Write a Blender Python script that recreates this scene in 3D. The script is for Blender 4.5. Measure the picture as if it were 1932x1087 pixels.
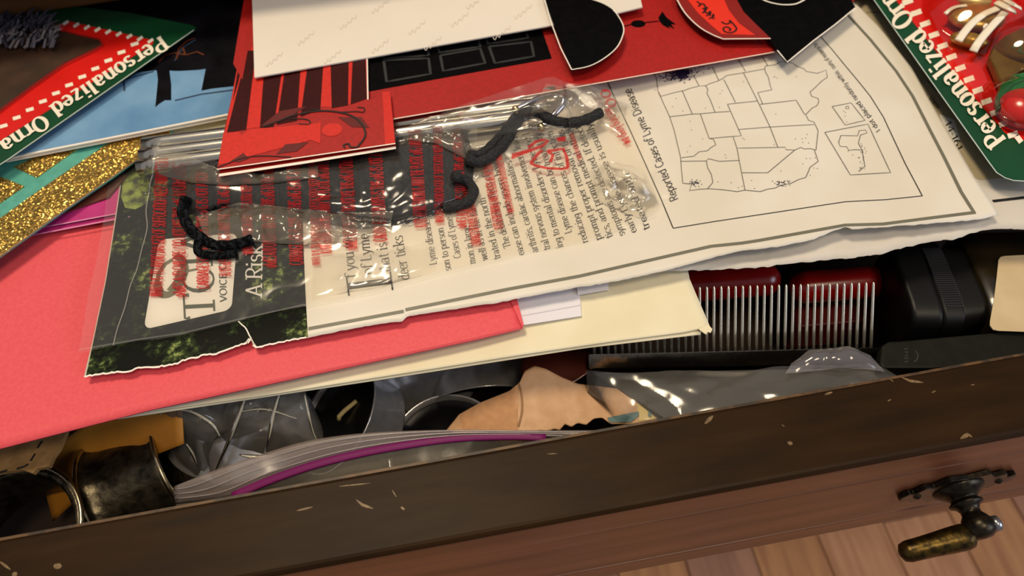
import bpy, bmesh, math, random
from mathutils import Vector, Matrix, noise

for o in list(bpy.data.objects):
    bpy.data.objects.remove(o)
scene = bpy.context.scene
COL = scene.collection
random.seed(7)

# ---------------------------------------------------------------- camera
H = 0.45                       # height of the drawer front's top edge above the floor (m)
F = 1395.0                     # focal length for a 1932 px wide frame
DX = Vector((0.98451987, -0.1666143, 0.05440872))     # drawer width axis seen from the camera
DY = Vector((-0.16731704, -0.8009376, 0.57489475))    # drawer depth axis
DZ = Vector((-0.0522077, -0.57509881, -0.81641639))   # up


def cam2world(v):
    v = Vector(v)
    return Vector((DX.dot(v), DY.dot(v), DZ.dot(v)))


FWD = cam2world((0, 0, 1))
CAM = Vector((0, 0, H + 0.006)) - FWD * 0.222
cd = bpy.data.cameras.new('camera')
cam = bpy.data.objects.new('camera', cd)
COL.objects.link(cam)
rt, dn = cam2world((1, 0, 0)), cam2world((0, 1, 0))
M = Matrix((rt, -dn, -FWD)).transposed().to_4x4()
M.translation = CAM
cam.matrix_world = M
cd.sensor_width = 36
cd.lens = F / 1932 * 36
cd.clip_start = 0.005
cd.clip_end = 50
cd.dof.use_dof = True
cd.dof.focus_distance = 0.218
cd.dof.aperture_fstop = 14
scene.camera = cam

# ---------------------------------------------------------------- world, lamps, exposure
world = bpy.data.worlds.new('room_light')
scene.world = world
world.use_nodes = True
bg = world.node_tree.nodes['Background']
bg.inputs[0].default_value = (0.95, 0.92, 0.95, 1)
bg.inputs[1].default_value = 0.28


def area(name, loc, target, size, power, color):
    l = bpy.data.lights.new(name, 'AREA')
    l.shape = 'DISK'
    l.size = size
    l.energy = power
    l.color = color
    o = bpy.data.objects.new(name, l)
    COL.objects.link(o)
    o.location = loc
    o.rotation_euler = (Vector(target) - Vector(loc)).to_track_quat('-Z', 'Y').to_euler()
    return o


area('ceiling_lamp', (-0.25, 0.40, 2.05), (0, 0, H), 0.42, 20, (1.0, 0.82, 0.56))
area('front_fill', (0.40, -0.62, 2.15), (0.1, -0.1, 0.2), 0.5, 12, (1.0, 0.82, 0.58))  # added warm fill to brighten the floor and drawer face
area('window_daylight', (1.9, -1.2, 1.5), (0, 0, H), 1.2, 20, (0.80, 0.86, 1.0))
scene.view_settings.view_transform = 'Standard'
scene.view_settings.look = 'None'
scene.view_settings.gamma = 1
scene.view_settings.use_curve_mapping = False
scene.view_settings.exposure = -0.2


# ---------------------------------------------------------------- projection helpers
def ray(px, py):
    return cam2world(((px - 966) / F, (py - 543.5) / F, 1))


def flat(mm):
    return lambda x, y: H + mm / 1000.0


def U(px, py, hf):
    """point of the surface z = hf(x, y) that stands behind photo position (px, py)"""
    v = ray(px, py)
    z = H
    for _ in range(9):
        t = (z - CAM.z) / v.z
        p = CAM + v * t
        z = 0.35 * z + 0.65 * hf(p.x, p.y)
    t = (z - CAM.z) / v.z
    return CAM + v * t


def Z(px, py, mm):
    v = ray(px, py)
    return CAM + v * ((H + mm / 1000.0 - CAM.z) / v.z)


def Y(px, py, y):
    v = ray(px, py)
    return CAM + v * ((y - CAM.y) / v.y)


def tilt(p1, p2, p3):
    """plane through three (px, py, mm) points as a height function"""
    a, b, c = Z(*p1), Z(*p2), Z(*p3)
    n = (b - a).cross(c - a)
    return lambda x, y: a.z - (n.x * (x - a.x) + n.y * (y - a.y)) / n.z


def lift(hf, mm):
    return lambda x, y: hf(x, y) + mm / 1000.0


# ---------------------------------------------------------------- materials
MATS = {}


def srgb(h):
    h = h.lstrip('#')
    r = []
    for i in (0, 2, 4):
        c = int(h[i:i + 2], 16) / 255
        r.append(c / 12.92 if c <= 0.04045 else ((c + 0.055) / 1.055) ** 2.4)
    return tuple(r) + (1,)


def mat(name, c, rough=0.6, metal=0.0, c2=None, scale=200, bump=0.0, bscale=600, spec=0.5, coat=0.0,
        stretch=None, lo=0.35, hi=0.65, sheen=0.0):
    if name in MATS:
        return MATS[name]
    m = bpy.data.materials.new(name)
    m.use_nodes = True
    nt = m.node_tree
    b = nt.nodes['Principled BSDF']
    b.inputs['Base Color'].default_value = srgb(c)
    b.inputs['Roughness'].default_value = rough
    b.inputs['Metallic'].default_value = metal
    b.inputs['Specular IOR Level'].default_value = spec
    b.inputs['Coat Weight'].default_value = coat
    b.inputs['Coat Roughness'].default_value = 0.12
    b.inputs['Sheen Weight'].default_value = sheen
    tc = nt.nodes.new('ShaderNodeTexCoord')
    mp = nt.nodes.new('ShaderNodeMapping')
    nt.links.new(tc.outputs['Object'], mp.inputs[0])
    if stretch:
        mp.inputs['Scale'].default_value = stretch
    if c2:
        n = nt.nodes.new('ShaderNodeTexNoise')
        n.inputs['Scale'].default_value = scale
        n.inputs['Detail'].default_value = 6
        nt.links.new(mp.outputs[0], n.inputs[0])
        r = nt.nodes.new('ShaderNodeValToRGB')
        r.color_ramp.elements[0].color = srgb(c)
        r.color_ramp.elements[1].color = srgb(c2)
        r.color_ramp.elements[0].position = lo
        r.color_ramp.elements[1].position = hi
        nt.links.new(n.outputs[0], r.inputs[0])
        nt.links.new(r.outputs[0], b.inputs['Base Color'])
    if bump:
        n2 = nt.nodes.new('ShaderNodeTexNoise')
        n2.inputs['Scale'].default_value = bscale
        n2.inputs['Detail'].default_value = 4
        nt.links.new(mp.outputs[0], n2.inputs[0])
        bp = nt.nodes.new('ShaderNodeBump')
        bp.inputs['Strength'].default_value = bump
        bp.inputs['Distance'].default_value = 0.0004
        nt.links.new(n2.outputs[0], bp.inputs['Height'])
        nt.links.new(bp.outputs[0], b.inputs['Normal'])
    MATS[name] = m
    return m


def film_mat(name, tint='#ffffff', haze=0.08, gloss=1.0, rough=0.07, hazecol='#e8e4e0'):
    """thin clear plastic: see-through, mirror-like at glancing angles, slightly milky"""
    if name in MATS:
        return MATS[name]
    m = bpy.data.materials.new(name)
    m.use_nodes = True
    nt = m.node_tree
    nt.nodes.remove(nt.nodes['Principled BSDF'])
    out = nt.nodes['Material Output']
    tr = nt.nodes.new('ShaderNodeBsdfTransparent')
    tr.inputs[0].default_value = srgb(tint)
    df = nt.nodes.new('ShaderNodeBsdfDiffuse')
    df.inputs[0].default_value = srgb(hazecol)
    gl = nt.nodes.new('ShaderNodeBsdfGlossy')
    gl.inputs['Roughness'].default_value = rough
    gl.inputs[0].default_value = (gloss, gloss, gloss, 1)
    fr = nt.nodes.new('ShaderNodeFresnel')
    fr.inputs[0].default_value = 1.55
    ma = nt.nodes.new('ShaderNodeMath')
    ma.operation = 'MULTIPLY_ADD'
    ma.inputs[1].default_value = 1.15
    ma.inputs[2].default_value = 0.0
    ma.use_clamp = True
    nt.links.new(fr.outputs[0], ma.inputs[0])
    m1 = nt.nodes.new('ShaderNodeMixShader')
    m1.inputs[0].default_value = haze
    nt.links.new(tr.outputs[0], m1.inputs[1])
    nt.links.new(df.outputs[0], m1.inputs[2])
    m2 = nt.nodes.new('ShaderNodeMixShader')
    nt.links.new(ma.outputs[0], m2.inputs[0])
    nt.links.new(m1.outputs[0], m2.inputs[1])
    nt.links.new(gl.outputs[0], m2.inputs[2])
    nt.links.new(m2.outputs[0], out.inputs[0])
    MATS[name] = m
    return m


# ---------------------------------------------------------------- object helpers
def tag(o, label=None, cat=None, group=None, kind=None):
    if label:
        o['label'] = label
    if cat:
        o['category'] = cat
    if group:
        o['group'] = group
    if kind:
        o['kind'] = kind
    return o


ORIGIN = {}


def empty(name, loc, label=None, cat=None, group=None):
    o = bpy.data.objects.new(name, None)
    o.empty_display_size = 0.01
    COL.objects.link(o)
    o.location = loc
    ORIGIN[o.name] = Vector(loc)
    tag(o, label, cat, group)
    return o


def link(name, me, m, parent=None, smooth=False, solid=0.0, soff=-1.0, label=None, bevel=0.0):
    me.name = name
    if m:
        me.materials.append(m)
    o = bpy.data.objects.new(name, me)
    COL.objects.link(o)
    if smooth:
        for p in me.polygons:
            p.use_smooth = True
    if parent:
        o.parent = parent
        org = ORIGIN.get(parent.name, Vector())
        me.transform(Matrix.Translation(-org))
        ORIGIN[o.name] = org
    else:
        # origin of a free-standing thing: middle of its base
        xs = [v.co for v in me.vertices]
        org = Vector(((min(v.x for v in xs) + max(v.x for v in xs)) / 2, (min(v.y for v in xs) + max(v.y for v in xs)) / 2, min(v.z for v in xs)))
        me.transform(Matrix.Translation(-org))
        o.location = org
        ORIGIN[o.name] = org
    if solid:
        s = o.modifiers.new('thickness', 'SOLIDIFY')
        s.thickness = solid
        s.offset = soff
    if bevel:
        b = o.modifiers.new('bevel', 'BEVEL')
        b.width = bevel
        b.segments = 3
        b.limit_method = 'ANGLE'
    if label:
        o['label'] = label
    return o


def mesh(verts, faces):
    me = bpy.data.meshes.new('m')
    me.from_pydata([tuple(v) for v in verts], [], faces)
    me.validate()
    me.update()
    return me


def up_faces(me):
    """make the faces of a sheet look up"""
    s = sum(p.normal.z * p.area for p in me.polygons)
    if s < 0:
        me.flip_normals()
    return me


def resample(pts, n):
    pts = [Vector(p) for p in pts]
    d = [0]
    for a, b in zip(pts, pts[1:]):
        d.append(d[-1] + (b - a).length)
    out = []
    j = 0
    for i in range(n + 1):
        t = d[-1] * i / n
        while j < len(pts) - 2 and d[j + 1] < t:
            j += 1
        seg = d[j + 1] - d[j]
        out.append(pts[j].lerp(pts[j + 1], (t - d[j]) / seg if seg else 0))
    return out


def smoothline(pts, sub=6):
    """catmull-rom through the points"""
    P = [Vector(p) for p in pts]
    P = [P[0] * 2 - P[1]] + P + [P[-1] * 2 - P[-2]]
    out = []
    for i in range(1, len(P) - 2):
        for k in range(sub):
            t = k / sub
            a, b, c, d = P[i - 1], P[i], P[i + 1], P[i + 2]
            out.append(0.5 * ((2 * b) + (c - a) * t + (2 * a - 5 * b + 4 * c - d) * t * t + (3 * b - a - 3 * c + d) * t ** 3))
    out.append(P[-2])
    return out


def patch_mesh(bot, top, nu, nv, hf):
    """sheet between two photo outlines (bottom, top) laid on z = hf"""
    B, T = resample(bot, nu), resample(top, nu)
    vs, fs = [], []
    for j in range(nv + 1):
        for i in range(nu + 1):
            p = B[i].lerp(T[i], j / nv)
            vs.append(U(p.x, p.y, hf))
    w = nu + 1
    for j in range(nv):
        for i in range(nu):
            a = j * w + i
            fs.append((a, a + 1, a + w + 1, a + w))
    return up_faces(mesh(vs, fs))


def patch3(bot, top, nu, nv, bulge=None):
    """sheet between two 3-D polylines"""
    B, T = resample(bot, nu), resample(top, nu)
    vs, fs = [], []
    for j in range(nv + 1):
        for i in range(nu + 1):
            p = B[i].lerp(T[i], j / nv)
            if bulge:
                p = p + bulge(i / nu, j / nv, p)
            vs.append(p)
    w = nu + 1
    for j in range(nv):
        for i in range(nu):
            a = j * w + i
            fs.append((a, a + 1, a + w + 1, a + w))
    return up_faces(mesh(vs, fs))


def poly_mesh(pts, hf, thick=0.0):
    """flat die-cut shape traced in the photo, laid on z = hf, with real thickness"""
    bm = bmesh.new()
    vs = [bm.verts.new(U(p[0], p[1], hf)) for p in pts]
    f = bm.faces.new(vs)
    f.normal_update()
    if f.normal.z < 0:
        f.normal_flip()
    if thick:
        r = bmesh.ops.extrude_face_region(bm, geom=[f])
        for v in [g for g in r['geom'] if isinstance(g, bmesh.types.BMVert)]:
            v.co.z += thick
        bmesh.ops.translate(bm, verts=bm.verts, vec=(0, 0, -thick))
    bmesh.ops.recalc_face_normals(bm, faces=bm.faces) if thick else None
    bmesh.ops.triangulate(bm, faces=bm.faces, ngon_method='EAR_CLIP')
    me = bpy.data.meshes.new('m')
    bm.to_mesh(me)
    bm.free()
    return me


def poly_fine(pts, hf, size=12.0):
    """printed shape on a curved sheet: cut fine enough to follow it"""
    bm = bmesh.new()
    bm.faces.new([bm.verts.new((p[0], p[1], 0)) for p in pts])
    bmesh.ops.triangulate(bm, faces=bm.faces)
    for _ in range(5):
        long_ = [e_ for e_ in bm.edges if e_.calc_length() > size]
        if not long_:
            break
        bmesh.ops.subdivide_edges(bm, edges=long_, cuts=1)
        bmesh.ops.triangulate(bm, faces=bm.faces)
    for v in bm.verts:
        v.co = U(v.co.x, v.co.y, hf)
    me = bpy.data.meshes.new('m')
    bm.to_mesh(me)
    bm.free()
    return up_faces(me)


def ribbon_data(lines, width, hf, eps=0.00012, taper=False):
    """printed lines: (photo polyline, width in m) as thin strips lying on hf"""
    vs, fs = [], []
    for li, ln in enumerate(lines):
        w = width
        if isinstance(ln, tuple) and isinstance(ln[1], float):
            ln, w = ln
        ln = [Vector((p[0], p[1])) for p in ln]
        pts = []
        for a, b in zip(ln, ln[1:]):
            n = max(1, int((b - a).length / (4 if taper else 14)))
            for i in range(n):
                pts.append(a.lerp(b, i / n))
        pts.append(ln[-1])
        W = [U(p.x, p.y, hf) for p in pts]
        for i, p in enumerate(W):
            a, b = W[max(0, i - 1)], W[min(len(W) - 1, i + 1)]
            t = (b - a)
            t.z = 0
            if t.length < 1e-9:
                t = Vector((1, 0, 0))
            t.normalize()
            ww = w * (.12 + .88 * math.sin(math.pi * (i + .35) / (len(W) - .3))) if taper else w
            n = Vector((-t.y, t.x, 0)) * (ww / 2)
            for s in (1, -1):
                q = p + n * s
                q.z = hf(q.x, q.y) + eps + (li % 11) * 4e-6
                vs.append(q)
            if i:
                k = len(vs) - 4
                fs.append((k, k + 1, k + 3, k + 2))
    return up_faces(mesh(vs, fs))


def box_mesh(lo, hi):
    x0, y0, z0 = lo
    x1, y1, z1 = hi
    v = [(x0, y0, z0), (x1, y0, z0), (x1, y1, z0), (x0, y1, z0), (x0, y0, z1), (x1, y0, z1), (x1, y1, z1), (x0, y1, z1)]
    f = [(0, 3, 2, 1), (4, 5, 6, 7), (0, 1, 5, 4), (1, 2, 6, 5), (2, 3, 7, 6), (3, 0, 4, 7)]
    return mesh(v, f)


def lathe_mesh(prof, n=40, cap=False):
    vs, fs = [], []
    for r, z in prof:
        for k in range(n):
            a = 2 * math.pi * k / n
            vs.append((r * math.cos(a), r * math.sin(a), z))
    for i in range(len(prof) - 1):
        for k in range(n):
            k2 = (k + 1) % n
            fs.append((i * n + k, i * n + k2, (i + 1) * n + k2, (i + 1) * n + k))
    if cap:
        fs.append(tuple(range(n - 1, -1, -1)))
        fs.append(tuple(range((len(prof) - 1) * n, len(prof) * n)))
    return mesh(vs, fs)


def tube_mesh(path, rad, n=12, capped=True, flat_=1.0):
    """round bar along 3-D points; rad a number or a list"""
    P = [Vector(p) for p in path]
    vs, fs = [], []
    ref = Vector((0, 0, 1))
    for i, p in enumerate(P):
        t = (P[min(i + 1, len(P) - 1)] - P[max(i - 1, 0)]).normalized()
        a = ref - t * ref.dot(t)
        if a.length < 1e-3:
            a = Vector((0, 1, 0)) - t * t.y
        a.normalize()
        b = t.cross(a)
        r = rad[i] if isinstance(rad, (list, tuple)) else rad
        for k in range(n):
            an = 2 * math.pi * k / n
            vs.append(p + a * (r * flat_ * math.sin(an)) + b * (r * math.cos(an)))
    for i in range(len(P) - 1):
        for k in range(n):
            k2 = (k + 1) % n
            fs.append((i * n + k, i * n + k2, (i + 1) * n + k2, (i + 1) * n + k))
    if capped:
        fs.append(tuple(range(n - 1, -1, -1)))
        fs.append(tuple(range((len(P) - 1) * n, len(P) * n)))
    return mesh(vs, fs)


def xform(me, loc, nrm=(0, 0, 1), spin=0.0):
    q = Vector(nrm).normalized().to_track_quat('Z', 'Y').to_matrix().to_4x4()
    me.transform(Matrix.Translation(Vector(loc)) @ q @ Matrix.Rotation(spin, 4, 'Z'))
    return me


def merge(meshes):
    bm = bmesh.new()
    for m in meshes:
        bm.from_mesh(m)
    me = bpy.data.meshes.new('m')
    bm.to_mesh(me)
    bm.free()
    return me


def nz(x, y, s, seed=0.0):
    return noise.noise(Vector((x * s + seed * 7.3, y * s - seed * 3.1, seed)))


def ridge(x, y, s, seed=0.0):
    return 1 - 2 * abs(nz(x, y, s, seed))


# ---------------------------------------------------------------- a small drawn alphabet (pen strokes with serifs)
def arc(cx, cy, rx, ry, a0, a1, n=12):
    return [(cx + rx * math.cos(math.radians(a0 + (a1 - a0) * i / n)), cy + ry * math.sin(math.radians(a0 + (a1 - a0) * i / n))) for i in range(n + 1)]


S_ = [(.68, .8)] + arc(.42, .75, .27, .24, 45, 260, 8) + arc(.42, .26, .3, .27, 80, -150, 8)
SC = [(.85, 1.15)] + arc(.5, 1.08, .36, .36, 40, 260, 8) + arc(.5, .38, .4, .38, 80, -155, 8)
# glyph: (advance, strokes, serif spots)
GL = {
 'a': (.95, [arc(.36, .3, .29, .29, 0, 360), arc(.4, .68, .3, .31, 155, 0) + [(.7, .1), (.85, 0)]], []),
 'b': (.98, [[(.18, 1.5), (.18, 0)], arc(.5, .5, .34, .5, -180, 180)], [(.1, 1.5)]),
 'c': (.86, [arc(.46, .5, .38, .5, 50, 310)], []),
 'd': (1.0, [[(.78, 1.5), (.78, 0)], arc(.44, .5, .36, .5, 0, 360)], [(.7, 1.5), (.86, 0)]),
 'e': (.9, [[(.1, .52), (.8, .52)] + arc(.45, .5, .36, .5, 5, 315)], []),
 'f': (.62, [arc(.55, 1.2, .27, .32, 20, 180) + [(.28, 0)], [(.04, 1), (.6, 1)]], [(.28, 0)]),
 'g': (.95, [arc(.42, .58, .33, .42, 0, 360), [(.76, 1), (.76, -.2)] + arc(.42, -.2, .34, .32, 0, -160)], []),
 'h': (1.02, [[(.18, 1.5), (.18, 0)], arc(.49, .66, .3, .34, 180, 0) + [(.79, 0)]], [(.1, 1.5), (.18, 0), (.79, 0)]),
 'i': (.46, [[(.22, 1), (.22, 0)], [(.22, 1.28), (.22, 1.46)]], [(.14, 1), (.22, 0)]),
 'j': (.46, [[(.25, 1), (.25, -.2)] + arc(0, -.2, .25, .25, 0, -90, 5), [(.25, 1.28), (.25, 1.46)]], [(.18, 1)]),
 'k': (.98, [[(.18, 1.5), (.18, 0)], [(.78, 1), (.2, .42)], [(.38, .6), (.86, 0)]], [(.1, 1.5), (.18, 0), (.84, 0), (.74, 1)]),
 'l': (.46, [[(.22, 1.5), (.22, 0)]], [(.14, 1.5), (.22, 0)]),
 'm': (1.5, [[(.18, 1), (.18, 0)], arc(.44, .66, .27, .34, 180, 0) + [(.72, 0)], arc(.98, .66, .27, .34, 180, 0) + [(1.25, 0)]], [(.1, 1), (.18, 0), (.72, 0), (1.25, 0)]),
 'n': (1.02, [[(.18, 1), (.18, 0)], arc(.49, .66, .3, .34, 180, 0) + [(.79, 0)]], [(.1, 1), (.18, 0), (.79, 0)]),
 'o': (.95, [arc(.47, .5, .38, .5, 0, 360)], []),
 'p': (1.0, [[(.18, 1), (.18, -.48)], arc(.52, .5, .36, .5, -180, 180)], [(.1, 1), (.18, -.48)]),
 'q': (1.0, [[(.78, 1), (.78, -.48)], arc(.44, .5, .36, .5, 0, 360)], [(.78, -.48)]),
 'r': (.72, [[(.18, 1), (.18, 0)], arc(.48, .62, .3, .36, 180, 50)], [(.1, 1), (.18, 0)]),
 's': (.8, [S_], []),
 't': (.62, [[(.28, 1.32), (.28, .25)] + arc(.46, .22, .18, .22, 180, 310, 5), [(.02, 1), (.56, 1)]], []),
 'u': (1.02, [[(.18, 1)] + arc(.47, .34, .29, .34, 180, 360) + [(.76, .34)], [(.78, 1), (.78, 0)]], [(.1, 1), (.7, 1), (.86, 0)]),
 'v': (.92, [[(.08, 1), (.46, 0)], [(.46, 0), (.84, 1)]], [(.1, 1), (.84, 1)]),
 'w': (1.35, [[(.08, 1), (.38, 0)], [(.38, 0), (.66, 1)], [(.66, 1), (.96, 0)], [(.96, 0), (1.26, 1)]], [(.1, 1), (1.26, 1)]),
 'x': (.9, [[(.1, 1), (.8, 0)], [(.8, 1), (.1, 0)]], []),
 'y': (.92, [[(.08, 1), (.46, 0)], [(.84, 1), (.36, -.3), (.12, -.46)]], [(.1, 1), (.84, 1)]),
 'z': (.85, [[(.1, 1), (.75, 1)], [(.75, 1), (.1, 0)], [(.1, 0), (.78, 0)]], []),
 'A': (1.2, [[(.08, 0), (.6, 1.45)], [(.6, 1.45), (1.1, 0)], [(.26, .5), (.92, .5)]], [(.1, 0), (1.08, 0)]),
 'C': (1.2, [arc(.64, .72, .52, .73, 48, 312)], []),
 'D': (1.25, [[(.2, 1.45), (.2, 0)], [(.2, 1.45)] + arc(.5, .72, .6, .73, 90, -90) + [(.2, 0)]], [(.2, 1.45), (.2, 0)]),
 'E': (1.05, [[(.2, 1.45), (.2, 0)], [(.2, 1.45), (.92, 1.45)], [(.2, .75), (.8, .75)], [(.2, 0), (.95, 0)]], []),
 'F': (1.0, [[(.2, 1.45), (.2, 0)], [(.2, 1.45), (.92, 1.45)], [(.2, .75), (.8, .75)]], [(.2, 0)]),
 'G': (1.25, [arc(.64, .72, .52, .73, 48, 350) + [(1.15, .66), (.75, .66)]], []),
 'H': (1.25, [[(.2, 1.45), (.2, 0)], [(1.05, 1.45), (1.05, 0)], [(.2, .75), (1.05, .75)]], [(.2, 0), (1.05, 0), (.2, 1.45), (1.05, 1.45)]),
 'I': (.55, [[(.27, 1.45), (.27, 0)]], [(.27, 1.45), (.27, 0)]),
 'K': (1.15, [[(.2, 1.45), (.2, 0)], [(1.0, 1.45), (.2, .6)], [(.45, .85), (1.05, 0)]], [(.2, 0), (.2, 1.45)]),
 'L': (1.0, [[(.2, 1.45), (.2, 0)], [(.2, 0), (.92, 0)]], [(.2, 1.45)]),
 'M': (1.5, [[(.2, 0), (.2, 1.45), (.75, .2), (1.3, 1.45), (1.3, 0)]], [(.2, 0), (1.3, 0)]),
 'N': (1.25, [[(.2, 0), (.2, 1.45), (1.05, 0), (1.05, 1.45)]], [(.2, 0), (1.05, 1.45)]),
 'O': (1.3, [arc(.65, .72, .54, .73, 0, 360, 18)], []),
 'P': (1.1, [[(.22, 1.45), (.22, 0)], [(.22, 1.45)] + arc(.55, 1.06, .44, .4, 90, -90) + [(.22, .66)]], [(.22, 0), (.16, 1.45)]),
 'R': (1.2, [[(.2, 1.45), (.2, 0)], [(.2, 1.45)] + arc(.55, 1.08, .42, .37, 90, -90) + [(.2, .71)], [(.55, .71), (1.08, 0)]], [(.2, 0), (.14, 1.45), (1.06, 0)]),
 'S': (1.0, [SC], []),
 'T': (1.15, [[(.57, 1.45), (.57, 0)], [(.05, 1.2), (.05, 1.45), (1.09, 1.45), (1.09, 1.2)]], [(.57, 0)]),
 'U': (1.25, [[(.2, 1.45)] + arc(.62, .45, .42, .45, 180, 360) + [(1.04, 1.45)]], []),
 'V': (1.2, [[(.08, 1.45), (.6, 0)], [(.6, 0), (1.1, 1.45)]], []),
 'W': (1.6, [[(.08, 1.45), (.45, 0)], [(.45, 0), (.8, 1.45)], [(.8, 1.45), (1.15, 0)], [(1.15, 0), (1.5, 1.45)]], []),
 'Y': (1.1, [[(.08, 1.45), (.55, .7), (.55, 0)], [(.55, .7), (1.02, 1.45)]], [(.55, 0)]),
 '0': (1.0, [arc(.5, .72, .36, .73, 0, 360)], []),
 '1': (.7, [[(.15, 1.15), (.42, 1.45), (.42, 0)]], []),
 '4': (1.0, [[(.7, 0), (.7, 1.45), (.1, .45), (.95, .45)]], []),
 '6': (1.0, [arc(.5, .45, .36, .45, 0, 360), arc(.75, .5, .6, .95, 180, 100)], []),
 '-': (.6, [[(.08, .55), (.52, .55)]], []),
 ',': (.4, [[(.2, .1), (.2, -.05), (.1, -.25)]], []),
 '.': (.4, [[(.18, .16), (.18, -.02)]], []),
 ':': (.4, [[(.18, .16), (.18, -.02)], [(.18, .95), (.18, .77)]], []),
 ' ': (.55, [], []),
}


def text_data(items, hf, eps=0.00013):
    """items: (string, p0, p1, cap height px or up vector, weight, thin, serif, slant); the string fills p0 -> p1"""
    vs, fs = [], []

    cnt = [0]

    def strip(pts, wv, wh, place):
        n = len(pts)
        cnt[0] += 1
        lift_ = Vector((0, 0, (cnt[0] % 11) * 4e-6))   # strokes lie one over the other like wet ink
        for i in range(n):
            a, b = pts[max(0, i - 1)], pts[min(n - 1, i + 1)]
            if n > 3 and pts[0] == pts[-1] and i in (0, n - 1):
                a, b = pts[-2], pts[1]
            tx, ty = b[0] - a[0], b[1] - a[1]
            L = math.hypot(tx, ty) or 1
            nx, ny = -ty / L * wv / 2, tx / L * wh / 2
            vs.append(place(pts[i][0] + nx, pts[i][1] + ny) + lift_)
            vs.append(place(pts[i][0] - nx, pts[i][1] - ny) + lift_)
            if i:
                k = len(vs) - 4
                fs.append((k, k + 1, k + 3, k + 2))

    for it in items:
        s, p0, p1, up, wv, wh, serif = it[:7]
        slant = it[7] if len(it) > 7 else 0
        track = it[8] if len(it) > 8 else 0
        p0, p1 = Vector(p0), Vector(p1)
        d = p1 - p0
        if not isinstance(up, (tuple, list)):
            up = Vector((d.y, -d.x)).normalized() * up
        up = Vector(up) / 1.45
        tot = sum(GL.get(c, GL['o'])[0] + track for c in s)
        dx = d / tot
        x = 0
        for c in s:
            g = GL.get(c, GL['o'])

            def place(u, v, x=x):
                q = p0 + dx * (x + u + slant * v) + up * v
                w = U(q.x, q.y, hf)
                w.z += eps
                return w
            for st in g[1]:
                strip(st, wv, wh, place)
            if serif:
                for (sx, sy) in g[2]:
                    k = wv * 0.55 + serif
                    yy = sy - wh * .5 if sy > .5 else sy + wh * .5
                    strip([(sx - k, yy), (sx + k, yy)], wv, wh, place)
            x += g[0] + track
    return up_faces(mesh(vs, fs))

# ================================================================ the setting: floor
YIN, YOUT = -0.0469, -0.0692          # inner and outer side of the drawer front
floor_ground = link('floor', box_mesh((-0.9, -1.3, -0.03), (1.3, 1.6, -0.012)), mat('floor_gap', '#6a4630', 0.9))
tag(floor_ground, kind='structure')
PL = [mat('oak_a', '#cf9868', 0.42, c2='#b47e58', scale=26, stretch=(5, 0.5, 1)),
      mat('oak_b', '#bd8c72', 0.42, c2='#a27662', scale=22, stretch=(5, 0.5, 1)),
      mat('oak_c', '#d6a078', 0.40, c2='#bd8864', scale=30, stretch=(5, 0.5, 1)),
      mat('oak_d', '#b5836a', 0.44, c2='#a0705c', scale=24, stretch=(5, 0.5, 1))]
pw = 0.057
rows = []
for i in range(-6, 15):
    x0 = i * pw + 0.011
    cuts = [-1.2, -0.62 + 0.37 * ((i * 5) % 7) / 7, 0.02 + 0.3 * ((i * 3) % 5) / 5, 0.55 + .2 * ((i * 2) % 3) / 3, 1.3]
    for a, b in zip(cuts, cuts[1:]):
        k = random.randrange(4)
        o = link('plank', box_mesh((x0 + .0004, a + .0004, -0.012), (x0 + pw - .0004, b - .0004, 0.0)), PL[k], floor_ground, bevel=0.0008)

# ================================================================ dresser behind and above the drawer
wood_dk = mat('dresser_wood', '#6a4420', 0.45, c2='#543418', scale=40, stretch=(.5, 4, 4), coat=0.3)
YR = 0.166                             # front of the dresser carcass
ZR = H + 0.0165
dresser = empty('dresser', (0.1, YR + 0.2, 0), 'dark brown wooden dresser the open drawer slides out of', 'dresser')
link('top_rail', box_mesh((-0.40, YR, ZR), (0.62, YR + 0.02, ZR + 0.020)), wood_dk, dresser, bevel=0.0015)
link('top_board', box_mesh((-0.42, YR - 0.024, ZR + 0.0202), (0.64, YR + 0.42, ZR + 0.036)), wood_dk, dresser, bevel=0.003)  # unseen front overhang, deepened for the shade it casts on the cards
link('side_panel', box_mesh((-0.42, YR + .0005, 0.001), (-0.4005, YR + 0.42, ZR + 0.020)), wood_dk, dresser)
link('side_panel', box_mesh((0.6205, YR + .0005, 0.001), (0.64, YR + 0.42, ZR + 0.020)), wood_dk, dresser)
link('back_panel', box_mesh((-0.40, YR + 0.40, 0.001), (0.62, YR + 0.415, ZR + 0.0195)), wood_dk, dresser)
link('divider_rail', box_mesh((-0.40, YR, H - 0.092), (0.62, YR + 0.02, H - 0.070)), wood_dk, dresser, bevel=0.001)
link('lower_front', box_mesh((-0.40, YR + .003, 0.04), (0.62, YR + 0.02, H - 0.093)), wood_dk, dresser, bevel=0.001)

# ================================================================ the open drawer
drawer = empty('drawer', (0.1, 0.05, H - 0.066), 'open wooden drawer crammed with cards, candles and odds and ends', 'drawer')
XL, XR = -0.385, 0.605
w_top = mat('drawer_edge_wood', '#2f1e0c', 0.45, c2='#201306', scale=60, stretch=(.5, 3, 3), bump=0.08, bscale=300, lo=.3, hi=.7, spec=0.10)
w_face = mat('drawer_face_wood', '#754830', 0.40, c2='#5c3620', scale=34, stretch=(.35, 4, 4), bump=0.06, bscale=300, spec=.5)
w_in = mat('drawer_inner_wood', '#8a5c30', 0.6, c2='#6a4422', scale=40, stretch=(.5, 4, 4))
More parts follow.
